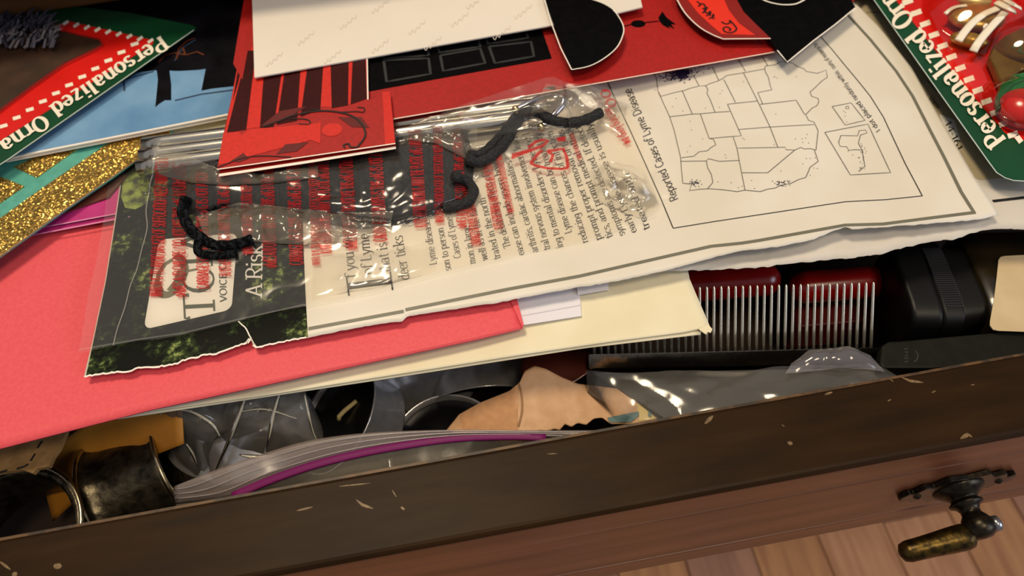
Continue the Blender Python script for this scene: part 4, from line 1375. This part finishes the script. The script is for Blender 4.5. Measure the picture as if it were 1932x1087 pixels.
def fold(bot_, top_, amp, s, seed, nu=90, nv=26, mm=.5):
    B, T = resample(bot_, nu), resample(top_, nu)
    vs, fs = [], []
    for j in range(nv + 1):
        for i in range(nu + 1):
            q = B[i].lerp(T[i], j / nv)
            w_ = U(q.x, q.y, lift(h_film, mm))
            k = max(0, math.sin(math.pi * j / nv)) ** .6 * min(1, 4 * min(i, nu - i) / nu)
            r_ = (1 - abs(2 * nz(w_.x + .3 * w_.y, w_.y, s, seed))) * .6 + (1 - abs(2 * nz(w_.x, w_.y, s * 2.2, seed + 2))) * .4
            w_.z += amp * max(0, r_) * k
            vs.append(w_)
    for j in range(nv):
        for i in range(nu):
            a_ = j * (nu + 1) + i
            fs.append((a_, a_ + 1, a_ + nu + 2, a_ + nu + 1))
    return up_faces(mesh(vs, fs))


ff = film_mat('bunched_film', haze=.10, rough=.13, hazecol='#e6dcc4')
for bb, tt, am, s_f, sd_ in (
        ([(395, 470), (470, 455), (560, 462), (650, 455), (735, 440)], [(372, 408), (450, 382), (560, 395), (650, 402), (742, 398)], .0050, 75, 41),
        ([(1128, 372), (1170, 392), (1215, 405), (1246, 385)], [(1112, 318), (1150, 306), (1190, 312), (1220, 330)], .0050, 80, 52),
        ([(300, 330), (360, 345), (430, 350), (520, 345), (600, 335)], [(290, 278), (350, 290), (415, 322), (500, 330), (600, 312)], .0034, 85, 63),
        ([(1000, 215), (1060, 232), (1130, 228), (1180, 262)], [(1030, 158), (1075, 164), (1120, 164), (1180, 190)], .0034, 80, 74),
        ([(760, 262), (820, 270), (880, 300), (900, 262)], [(765, 240), (830, 218), (868, 206), (905, 205)], .0046, 80, 85),
        ([(585, 560), (660, 545), (720, 535), (820, 505)], [(590, 480), (660, 478), (740, 470), (820, 455)], .0016, 60, 96)):
    link('bunched_fold', fold(bb, tt, am, s_f, sd_), ff, bag, True)
# glued side seam and fold lines
link('seam', ribbon_data([[tuple(p) for p in smoothline([(214, 652), (222, 620), (236, 580), (246, 540), (258, 510), (268, 470), (278, 430), (276, 395), (286, 340), (292, 290)], 5)]], .00035, lift(h_film, .1)), film_mat('seam_film', haze=.25, rough=.12), bag)
link('heat_seal', ribbon_data([[(150, 660), (180, 655), (260, 641), (345, 629), (450, 603), (575, 575)], [(574, 577), (650, 563), (720, 546), (850, 509), (1000, 474), (1110, 452), (1238, 401)]], .0005, lift(h_film, .06)), film_mat('seal_film', haze=.10, rough=.12), bag)
rprint = mat('red_print', '#c4262c', .5)
_nt = rprint.node_tree                 # thin ink on clear film: partly see-through
_mx, _tr = _nt.nodes.new('ShaderNodeMixShader'), _nt.nodes.new('ShaderNodeBsdfTransparent')
_tr.inputs[0].default_value = srgb('#f0807c')
_mx.inputs[0].default_value = .5
_nt.links.new(_tr.outputs[0], _mx.inputs[1])
_nt.links.new(_nt.nodes['Principled BSDF'].outputs[0], _mx.inputs[2])
_nt.links.new(_mx.outputs[0], _nt.nodes['Material Output'].inputs[0])
W1, W2 = 'WARNING TO AVOID DANGER OF SUFFOCATION KEEP AWAY FROM', 'BABIES AND CHILDREN DO NOT USE THIS BAG IN CRIBS BEDS'
W3, W4 = 'CARRIAGES OR PLAYPENS THIS BAG IS NOT A TOY', 'KNOT BEFORE THROWING AWAY THE PLASTIC BAG MAY CLING'
stripes = [(W1, (306, 560), (318, 300), 24), (W2, (350, 560), (350, 312), 24), (W3, (394, 545), (392, 325), 22), (W4, (436, 520), (432, 322), 22), (W1, (478, 480), (474, 318), 20), (W2, (522, 505), (516, 312), 25), (W3, (572, 500), (566, 305), 25),
           (W1, (604, 500), (596, 296), 15), (W4, (626, 478), (620, 290), 22), (W2, (674, 470), (664, 282), 25), (W3, (730, 455), (720, 272), 25), (W4, (806, 428), (794, 245), 24), (W1, (838, 420), (834, 238), 17), (W2, (880, 430), (872, 250), 18),
           (W3, (908, 462), (890, 350), 18), (W4, (950, 430), (928, 310), 18), (W1, (970, 400), (944, 280), 12), (W3, (1098, 300), (1082, 250), 8)]
link('warning_print', text_data([(s, a, b, c, .42, .15, 0) for s, a, b, c in stripes], lift(h_film, .12)), rprint, bag, label='squeezed red warning text')
c5 = lambda *p: off(820, 100, 3.624, p)
link('recycling_mark', ribbon_data([c5((655, 755), (700, 700), (735, 665)), c5((655, 755), (700, 775), (775, 790), (870, 795), (912, 785)), c5((912, 785), (905, 720), (880, 655), (830, 665), (770, 672)), c5((640, 650), (690, 610), (740, 595), (775, 600), (740, 635), (690, 655), (525, 718)), c5((530, 700), (600, 680), (660, 665)), c5((770, 672), (810, 700), (790, 750)), c5((835, 590), (895, 580)), c5((840, 600), (895, 595))], .0011, lift(h_film, .12)), rprint, bag, label='red recycling triangle')
link('bag_code', text_data([('00', (1130, 172), (1150, 206), (16, -6), .26, .2, 0), ('warning keep aw', (1140, 208), (1180, 274), (16, -8), .3, .2, 0)], lift(h_film, .12)), rprint, bag)

# ================================================================ things down in the drawer
# ---- metal comb
comb = empty('metal_comb', Z(1390, 680, -14), 'steel dog comb with long teeth and a black plastic handle', 'comb')
chrome = mat('comb_steel', '#d8d2c2', 0.2, .85)
cz = -18
ca, cb = Z(1112, 671, cz), Z(1663, 658, cz)
cdir = (cb - ca).normalized()
cper = Vector((-cdir.y, cdir.x, 0))
proto = None
bs = Z(1642, 657, cz)
best = min(range(-300, 200), key=lambda k: abs((Z(1647, 533, k / 10) - bs).dot(cdir)))
tvec = Z(1647, 533, best / 10) - bs          # the comb lies tilted, tooth tips propped up
t_len = tvec.length
cper = tvec.normalized()
b0, b1 = Z(1121, 668, cz), Z(1643, 656, cz)
for k in range(40):
    p = b0.lerp(b1, k / 39)
    if proto is None:
        q = cper * t_len
        me = tube_mesh([-cper * .0015, q * .3, q * .8, q * .95, q * .99, q], [.00052, .00052, .00046, .00040, .00034, .0001], 10)
        proto = me
    o = bpy.data.objects.new('tooth', proto)
    if k == 0:
        proto.materials.append(chrome)
        for f in proto.polygons:
            f.use_smooth = True
    COL.objects.link(o)
    o.parent = comb
    o.location = p - ORIGIN[comb.name]
sp = [Z(1110, 671, cz), Z(1664, 658, cz), Z(1664, 658, cz) - cper * .0052, Z(1110, 671, cz) - cper * .0052]
bm = bmesh.new()
vv = [bm.verts.new(p + Vector((0, 0, .0012))) for p in sp] + [bm.verts.new(p - Vector((0, 0, .0018))) for p in sp]
for f in ((3, 2, 1, 0), (4, 5, 6, 7), (0, 1, 5, 4), (1, 2, 6, 5), (2, 3, 7, 6), (3, 0, 4, 7)):
    bm.faces.new([vv[i] for i in f])
bmesh.ops.recalc_face_normals(bm, faces=bm.faces)
me = bpy.data.meshes.new('m')
bm.to_mesh(me)
bm.free()
link('spine', me, mat('comb_spine', '#8f867a', 0.16, 1.0, c2='#7a7064', scale=900, bump=.04, bscale=1600), comb, bevel=.0005, label='flat steel spine')
blkp = mat('black_plastic', '#14150f', 0.5, c2='#191a15', scale=300, spec=.15, bump=.08, bscale=1500)
hz = flat(-13)
link('handle', poly_mesh([(1664, 652), (1674, 645), (1700, 644), (1990, 618), (1990, 662), (1850, 686), (1760, 694), (1668, 694), (1660, 688)], hz, .0050), blkp, comb, bevel=.0012, label='black plastic handle')
link('handle_mark', ribbon_data([[(1706, 660), (1712, 658)], [(1706, 665), (1713, 664), (1710, 668)], [(1706, 672), (1713, 671)], [(1706, 677), (1712, 675), (1713, 679)], [(1706, 684), (1713, 682)], [tuple(p) for p in smoothline([(1727, 662), (1731, 670), (1730, 678), (1724, 684)], 4)]], .0003, hz), mat('emboss', '#34352c', .4), comb, label='small moulded lettering')

# ---- bottle with ribbed cap
bot = empty('flat_bottle', Z(1860, 560, -40), 'dark brown flat bottle with ribbed black cap and cream label, lying at right', 'bottle')
ax0 = Z(1676, 568, -26)
bax = (Z(1990, 528, -26) - Z(1690, 560, -26)).normalized()
bax = Matrix.Rotation(-.11, 3, 'Z') @ bax
bpr = Vector((-bax.y, bax.x, 0))


def bar(x0, x1, w0, w1, h0, h1, c0=0.0, n=28, e=.42, z=-26, seg=6):
    """superellipse bar along the bottle axis: half widths w, half heights h"""
    vs, fs = [], []
    zc = H + z / 1000
    prof = [(x0, .93), (x0 + .0006, 1.0)] + [(x0 + (x1 - x0) * k / seg, 1.0) for k in range(1, seg)] + [(x1 - .0006, 1.0), (x1, .93)]
    for x, s in prof:
        t = (x - x0) / (x1 - x0)
        w, h = (w0 + (w1 - w0) * t) * s, (h0 + (h1 - h0) * t) * s
        for k in range(n):
            a = 2 * math.pi * k / n
            ca_, sa_ = math.cos(a), math.sin(a)
            dy_ = math.copysign(abs(ca_) ** e, ca_) * w
            dz_ = math.copysign(abs(sa_) ** e, sa_) * h
            q = ax0 + bax * x + bpr * (dy_ + c0)
            vs.append(Vector((q.x, q.y, zc + dz_)))
    m = len(prof)
    for i in range(m - 1):
        for k in range(n):
            k2 = (k + 1) % n
            fs.append((i * n + k, i * n + k2, (i + 1) * n + k2, (i + 1) * n + k))
    fs.append(tuple(range(n - 1, -1, -1)))
    fs.append(tuple(range((m - 1) * n, m * n)))
    me = mesh(vs, fs)
    bm = bmesh.new()
    bm.from_mesh(me)
    bmesh.ops.recalc_face_normals(bm, faces=bm.faces)
    bm.to_mesh(me)
    bm.free()
    return me


sc_ = .000175                      # metres per photo pixel at that depth
link('cap_top', bar(-.0005, .0090, .0165, .0172, .0135, .0140), mat('cap_black', '#0e0e0f', .42, spec=.25), bot, True)
ring = link('cap_ring', bar(.0085, .0155, .0176, .0176, .0142, .0142), mat('cap_black', '#0e0e0f', .42, spec=.25), bot, True, label='ribbed black ring')
ribm = mat('cap_rib', '#2a2a2c', .3)
for k in range(40):
    t = -.0165 + .033 * k / 39
    p0 = ax0 + bax * .0090 + bpr * t
    p1 = ax0 + bax * .0150 + bpr * t
    for p in (p0, p1):
        p.z = H + (-26 + 14.2 * min(1, (1 - (abs(t) / .0178) ** 5)) ** .42) / 1000 + .0001
    link('rib', tube_mesh([p0, p1], .00027, 6), ribm, ring)
link('shoulder', bar(.0150, .0235, .0158, .0150, .0125, .0130), mat('cap_black', '#0e0e0f', .42, spec=.25), bot, True, label='black bottle shoulder')
link('bottle_body', bar(.0230, .0640, .0195, .0200, .0140, .0145, .002), mat('brown_glass', '#17130a', .16, spec=.7, c2='#241c0e', scale=40), bot, True, label='dark brown bottle body')
lz = flat(-26 + 14.9)
link('label', poly_mesh([(1884, 490), (1888, 485), (1896, 483), (1990, 478), (1990, 628), (1884, 624), (1874, 622), (1868, 614), (1868, 606), (1876, 560), (1881, 520)], lz, .0003), mat('label_cream', '#cdb995', .5, c2='#c0ab86', scale=60), bot, label='blank cream label')

# ---- red plastic pieces behind the comb
redpl = mat('red_plastic', '#9c1210', .25, spec=.6, c2='#860d0d', scale=60)
def capsule(name, a, b, r, m, lab, cat, n=18):
    A, B = Vector(a), Vector(b)
    d = (B - A).normalized()
    pts, rr = [], []
    for k in range(7):
        t = math.pi / 2 * k / 6
        pts.append(A - d * r * math.cos(t)); rr.append(max(r * math.sin(t), 1e-4))
    for k in range(7):
        t = math.pi / 2 * k / 6
        pts.append(B + d * r * math.sin(t)); rr.append(max(r * math.cos(t), 1e-4))
    o = link(name, tube_mesh(pts, rr, n), m, None, True)
    return tag(o, lab, cat)


capsule('red_tube', Z(1520, 542, -30), Z(1655, 532, -30), .0058, redpl, 'glossy red rounded tube behind the comb teeth, right of the two', 'tube')
capsule('red_tube', Z(1290, 540, -30), Z(1440, 528, -30), .0060, redpl, 'glossy red rounded tube half hidden by the cream envelope, left of the two', 'tube')
o = link('red_box', poly_mesh([(1500, 560), (1690, 545), (1690, 600), (1500, 618)], flat(-40), .015), mat('dark_red_box', '#5c0f10', .4), bevel=.001)
tag(o, 'dark red box under the red tubes, seen between comb teeth', 'box')

# ---- napkin rings, tarnished silver
silv = mat('tarnished_silver', '#5f5747', .34, .9, c2='#2c2720', scale=260, bump=.5, bscale=500, lo=.38, hi=.66)
silv_l = mat('silver_rim', '#b3a78c', .24, 1.0, c2='#8d8068', scale=400)


def napkin_ring(loc, axis, r, w, lab):
    t = empty('napkin_ring', Vector(loc) - Vector((0, 0, r)), lab, 'napkin ring', 'silver napkin rings')
    prof = [(r * .93, -w / 2), (r * 1.0, -w / 2), (r * .93, -w / 2 + .0025), (r * .90, -w / 2 + .005), (r * .90, w / 2 - .005), (r * .93, w / 2 - .0025), (r * 1.0, w / 2), (r * .93, w / 2)]
    inner = [(r * .88, w / 2 - .001), (r * .86, w / 2 - .006), (r * .86, -w / 2 + .006), (r * .88, -w / 2 + .001), (r * .93, -w / 2)]
    link('band', xform(lathe_mesh(prof + inner, 56), loc, axis), silv, t, True)
    for s in (-1, 1):
        a = Vector(axis).normalized()
        ringp = []
        q = a.to_track_quat('Z', 'Y')
        for k in range(57):
            an = 2 * math.pi * k / 56
            ringp.append(Vector(loc) + q @ Vector((r * math.cos(an), r * math.sin(an), s * w / 2)))
        link('rim', tube_mesh(ringp, .0008, 8, False), silv_l, t, True)
    return t


napkin_ring(Z(283, 915, -39), cam2world((.86, -.42, .12)), .0195, .0245, 'tarnished silver napkin ring lying on its side beside the zip bag')
rx = cam2world((-.10, -.50, -.86)).normalized()
napkin_ring(Z(4, 1028, -20) - rx * .010, rx, .0230, .020, 'tarnished silver napkin ring with bright rim at the left photo edge')

# ---- cardboard flap and manila envelope
o = link('cardboard_flap', poly_mesh([(-420, 930), (-420, 985), (0, 892), (40, 886), (62, 893), (70, 884), (92, 880), (100, 862), (112, 845), (125, 815), (130, 780), (-420, 880)], flat(-8), .0015), mat('cardboard', '#8a6a40', .75, c2='#75582f', scale=300, bump=.2, bscale=900))  # stretched on unseen at left to block light from the drawer bottom
tag(o, 'torn brown cardboard flap with black dashed line under the coral envelope', 'cardboard')
link('dashed_line', ribbon_data([[(80, 832), (71, 846)], [(67, 856), (58, 870)], [(54, 876), (46, 881), (32, 885)], [(14, 888), (0, 892)]], .0006, flat(-8)), ink, o)
mn = empty('manila_envelope', Z(230, 850, -30), 'amber manila envelope with an orange edge, deep in the drawer at left', 'envelope')
man = mat('manila', '#b97c26', .55, c2='#a56a1c', scale=60)
link('envelope_body', patch3([Z(100, 985, -50), Z(190, 900, -34), Z(345, 838, -16)], [Z(70, 870, -30), Z(200, 770, -14), Z(340, 730, -6)], 20, 10), man, mn, True, .0006)
link('orange_edge', patch3([Z(180, 906, -42), Z(260, 872, -36), Z(330, 838, -30)], [Z(185, 890, -40), Z(260, 850, -33), Z(330, 824, -27)], 12, 2), mat('orange_edge', '#c4501a', .5), mn, True, .0005)

# ---- tea lights
alu = mat('aluminium', '#cfcdce', .24, .68, c2='#bfbdbc', scale=300, bump=.05)
wax = mat('black_wax', '#0b0a0c', .30, c2='#131214', scale=600, bump=.15)
wick_m = mat('wick', '#d8c48c', .7)
CUP = [(.0001, 0), (.0165, 0), (.0180, .0008), (.0186, .0020), (.0190, .0150), (.0194, .0152), (.0190, .0156), (.0184, .0148), (.0181, .0022), (.0001, .0010)]


def tealight(px, py, mm, nrm, lab, wick=True):
    loc = Z(px, py, mm)
    nw = cam2world(nrm).normalized()
    t = empty('tealight', loc, lab, 'candle', 'black tea lights in metal cups')
    base_ = loc - nw * .0145
    link('cup', xform(lathe_mesh(CUP, 56), base_, nw), alu, t, True)
    link('wax', xform(lathe_mesh([(.0001, .0016), (.0178, .0016), (.0179, .0130), (.0174, .0136), (.0060, .0134), (.0030, .0128), (.0001, .0128)], 48), base_, nw), wax, t, True)
    if wick:
        q = nw.to_track_quat('Z', 'Y')
        f = lambda x, y, z: base_ + q @ Vector((x, y, z))
        wd = cam2world((.80, -.58, -.1)) * .0076
        b = f(0, 0, .0136)
        link('wick', tube_mesh([b, b + nw * .0012 + wd * .15, b + nw * .0018 + wd * .55, b + nw * .0022 + wd * 1.25], [.0008, .0008, .0008, .0007], 8), wick_m, t, True)
    return t


tealight(636, 790, -34, (-.64, -.46, -.62), 'black tea light tilted on its side with pale wick showing')
tealight(812, 664, -38, (.06, -.40, .91), 'upturned tea light cup half hidden under the cream envelope', False)
tealight(915, 756, -46, (.10, .90, -.42), 'tea light leaning forward behind the tan wrapper', False)
tealight(845, 852, -38, (-.05, -.45, -.88), 'black tea light standing upright behind the zip bag rim', False)
tealight(508, 856, -42, (.30, .90, .15), 'tea light cup wrapped in clear film, right of the crumpled film', False)
tealight(430, 838, -46, (-.25, .85, .35), 'tea light cup wrapped in clear film, left and deeper', False)

# ---- tan wrapper with torn serrated edge
tw = empty('tan_wrapper', Z(1040, 770, -28), 'tan paper wrapper with serrated torn edge and teal print', 'wrapper')


def h_tan(x, y):
    a = Z(1000, 700, -16)
    return H - .0150 - .20 * max(0, a.y - y) - .00010 - .35 * max(0, (a.x - .006 - x)) - .10 * max(0, x - a.x) + .0012 * nz(x, y, 70, 3)


tanm = mat('tan_paper', '#c9a07a', .5, c2='#bb9068', scale=200, bump=.3, bscale=500)
tb = [(842, 812), (880, 822), (930, 826), (1000, 828), (1018, 812), (1030, 815), (1046, 809), (1056, 812), (1066, 800), (1078, 806), (1090, 798), (1106, 802), (1120, 790), (1136, 788), (1152, 800), (1200, 800), (1262, 790)]
ttp = [(866, 782), (905, 760), (960, 738), (980, 722), (990, 700), (1008, 690), (1030, 696), (1060, 712), (1090, 724), (1140, 730), (1190, 736), (1225, 748), (1264, 778)]
link('wrapper_sheet', patch_mesh(tb, ttp, 90, 24, h_tan), tanm, tw, True, .0003)
link('fold_band', patch_mesh([(874, 812), (976, 816)], [(868, 784), (906, 762), (960, 740), (978, 724)], 20, 12, lift(h_tan, .25)), mat('tan_fold', '#c08d60', .5, c2='#b28258', scale=500), tw, True)
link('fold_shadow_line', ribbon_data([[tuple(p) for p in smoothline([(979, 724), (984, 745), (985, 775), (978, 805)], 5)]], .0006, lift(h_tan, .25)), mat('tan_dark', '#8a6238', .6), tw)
link('yellow_print', patch_mesh([(1206, 795), (1258, 786)], [(1198, 740), (1240, 760)], 8, 8, lift(h_tan, .2)), mat('yellow_print', '#cdb674', .5), tw)
teal = mat('teal_print', '#4f6f74', .5)
link('teal_print', poly_mesh([(1146, 788), (1205, 776), (1206, 784), (1190, 796), (1150, 797)], lift(h_tan, .6)), teal, tw)
link('teal_print', ribbon_data([[(1226, 786), (1226, 774), (1258, 768)]], .0010, lift(h_tan, .6)), teal, tw)
o = link('red_wrapper', patch_mesh([(985, 735), (1030, 745), (1085, 722), (1108, 705)], [(984, 672), (1030, 666), (1080, 660), (1112, 660)], 20, 12, lambda x, y: H - .0225 + .0014 * nz(x, y, 90, 7)), mat('maroon_film', '#4e1c14', .28, spec=.7), None, True, .0004)
tag(o, 'shiny maroon wrapper between the tan wrapper and the comb spine', 'wrapper')


# ---- clear films
def crumple(amp, s, seed):
    return lambda x, y: amp * (abs(nz(x, y, s, seed)) + .4 * abs(nz(x, y, s * 2.3, seed + 3)) + .06 * abs(nz(x, y, s * 5, seed + 5)))


def film(name, bot_, top_, mm0, amp, s, seed, lab, m, nu=70, nv=40, dome=0.0):
    c = crumple(amp, s, seed)
    B, T = resample([Z(*p) for p in bot_], nu), resample([Z(*p) for p in top_], nu)
    vs, fs = [], []
    for j in range(nv + 1):
        for i in range(nu + 1):
            u, v = i / nu, j / nv
            p = B[i].lerp(T[i], v)
            p.z += c(p.x, p.y) + dome * math.sin(math.pi * u) * math.sin(math.pi * min(1, v)) * (1 if v < 1 else 0)
            vs.append(p)
    w = nu + 1
    for j in range(nv):
        for i in range(nu):
            a = j * w + i
            fs.append((a, a + 1, a + w + 1, a + w))
    o = link(name, up_faces(mesh(vs, fs)), m, None, True)
    tag(o, lab, 'plastic film')
    return o


fm = film_mat('crumpled_film', haze=.13, rough=.14, hazecol='#d8d2c4')
fw1 = film('clear_film', [(322, 850, -30), (345, 880, -34), (372, 900, -36), (400, 892, -36)], [(298, 768, -9), (350, 750, -8), (410, 735, -8), (466, 735, -8)], 0, .009, 75, 31, 'crumpled clear film hanging below the coral envelope beside the napkin ring', fm, 60, 50, .004)
fw2 = film('clear_film', [(398, 900, -36), (440, 885, -32), (510, 865, -28), (600, 838, -24)], [(440, 742, -9), (490, 735, -9), (540, 728, -9), (574, 722, -9)], 0, .006, 65, 41, 'clear film wrapped over silver tea light cups', fm, 60, 50, .005)
cre = film_mat('glint_film', haze=.42, rough=.12, hazecol='#e4dcc4')  # pale haze standing in for bright glints along the film's folds


def crease_glint(parent, pts, r):
    P = smoothline([Z(*q) for q in pts], 6)
    r *= .65
    n_ = len(P)
    link('crease_glint', tube_mesh(P, [r * (.25 + .75 * math.sin(math.pi * (k + .5) / n_)) for k in range(n_)], 7, True, .5), cre, parent, True)


crease_glint(fw1, [(466, 740, -7), (448, 790, -11), (428, 840, -18), (404, 894, -28)], .0013)
crease_glint(fw1, [(330, 772, -8), (365, 778, -9), (400, 800, -11), (416, 826, -15)], .0009)
crease_glint(fw1, [(352, 838, -16), (364, 858, -20), (372, 880, -24)], .0008)
crease_glint(fw2, [(528, 738, -7), (516, 780, -10), (508, 820, -15), (498, 862, -22)], .0011)
crease_glint(fw2, [(452, 858, -20), (480, 862, -20), (508, 860, -21)], .0010)
crease_glint(fw2, [(446, 778, -10), (500, 772, -10), (560, 790, -12)], .0006)
crease_glint(fw2, [(574, 742, -8), (582, 780, -11), (590, 812, -16), (600, 836, -20)], .0007)
o = link('brown_sachet', poly_mesh([(340, 820), (360, 795), (395, 800), (404, 830), (390, 870), (360, 880)], flat(-34), .006), mat('sachet_brown', '#7a4a2c', .4, c2='#5a3420', scale=300), bevel=.0015)
tag(o, 'brown sachet inside the crumpled clear film', 'sachet')
film('clear_film', [(1108, 742, -19), (1200, 800, -14), (1270, 800, -12), (1400, 775, -10), (1560, 748, -9), (1700, 722, -9)], [(1106, 702, -13), (1200, 706, -13), (1300, 700, -13), (1400, 704, -13), (1520, 690, -11), (1660, 694, -11)], 0, .0034, 42, 51, 'clear plastic sleeve stretched along the drawer front below the comb', film_mat('sleeve_film', haze=.045, rough=.16), 90, 30, .001)
film('clear_film', [(1480, 708, -9), (1540, 700, -9), (1600, 700, -9), (1670, 702, -9)], [(1492, 688, -9), (1525, 662, -8.5), (1600, 658, -8.5), (1640, 674, -8.5)], 0, .0030, 55, 61, 'loose puff of clear film lying over the comb spine', film_mat('puff_film', haze=.14, rough=.12, hazecol='#d8d4e0'), 50, 24, .002)
o = link('grey_card', poly_mesh([(1120, 704), (1660, 694), (1720, 712), (1560, 760), (1270, 800), (1210, 760)], flat(-19), .001), mat('grey_card', '#2c2a26', .5))
tag(o, 'dark grey card under the clear sleeve below the comb', 'card')

# ---- zip bag with purple slider track, curling up behind the drawer front
zb = empty('zip_bag', Z(650, 900, -30), 'clear zip bag with a purple zip track along the drawer front', 'zip bag')
ztop = [(328, 918, -11), (345, 911, -10), (420, 882, -9), (500, 855, -8), (580, 832, -7), (680, 818, -6), (800, 812, -5), (900, 811, -4.6), (980, 812, -4.4), (1060, 812, -4.2), (1150, 812, -5)]
zmid = [(332, 952, -14), (440, 938, -13), (520, 905, -11.4), (600, 878, -10), (680, 858, -9), (760, 843, -8), (860, 829, -7), (960, 825, -6), (1030, 827, -5.6), (1100, 830, -6), (1160, 830, -8)]
zlow = [(338, 972, -20), (440, 956, -18), (520, 940, -17), (600, 925, -16), (700, 906, -15), (800, 888, -14), (900, 870, -13), (980, 856, -12), (1050, 844, -11), (1110, 836, -11), (1165, 832, -11)]
zf = film_mat('zip_film', haze=.42, rough=.3, hazecol='#90827e')
A3 = lambda L: smoothline([Z(*p) for p in L], 4)
link('zip_lip', patch3(A3(zmid), A3(ztop), 80, 6, lambda u, v, p: Vector((0, 0, .0006 * math.sin(v * math.pi)))), zf, zb, True, .0002, label='milky ribbed lip')
link('bag_wall', patch3(A3(zlow), A3(zmid), 80, 8, lambda u, v, p: Vector((0, 0, .0012 * abs(nz(p.x, p.y, 80, 4)) * math.sin(v * math.pi)))), film_mat('zip_wall', haze=.22, rough=.15, hazecol='#cfc6b8'), zb, True, .0001)
link('zip_track', tube_mesh([p + Vector((0, 0, .0009)) for p in smoothline([Z(*p) for p in zmid[1:9]], 6)], .0013, 8, True, .3), mat('purple_track', '#6a1456', .5, spec=.2), zb, True, label='purple zip track')
for k in (.25, .5, .75):
    L = [Vector(a).lerp(Vector(b), k) for a, b in zip(A3(zmid), A3(ztop))]
    link('lip_rib', tube_mesh([p + Vector((0, 0, .0007)) for p in L], .00016, 5), film_mat('rib_film', haze=.3, rough=.3, hazecol='#c9bfc0'), zb, True)
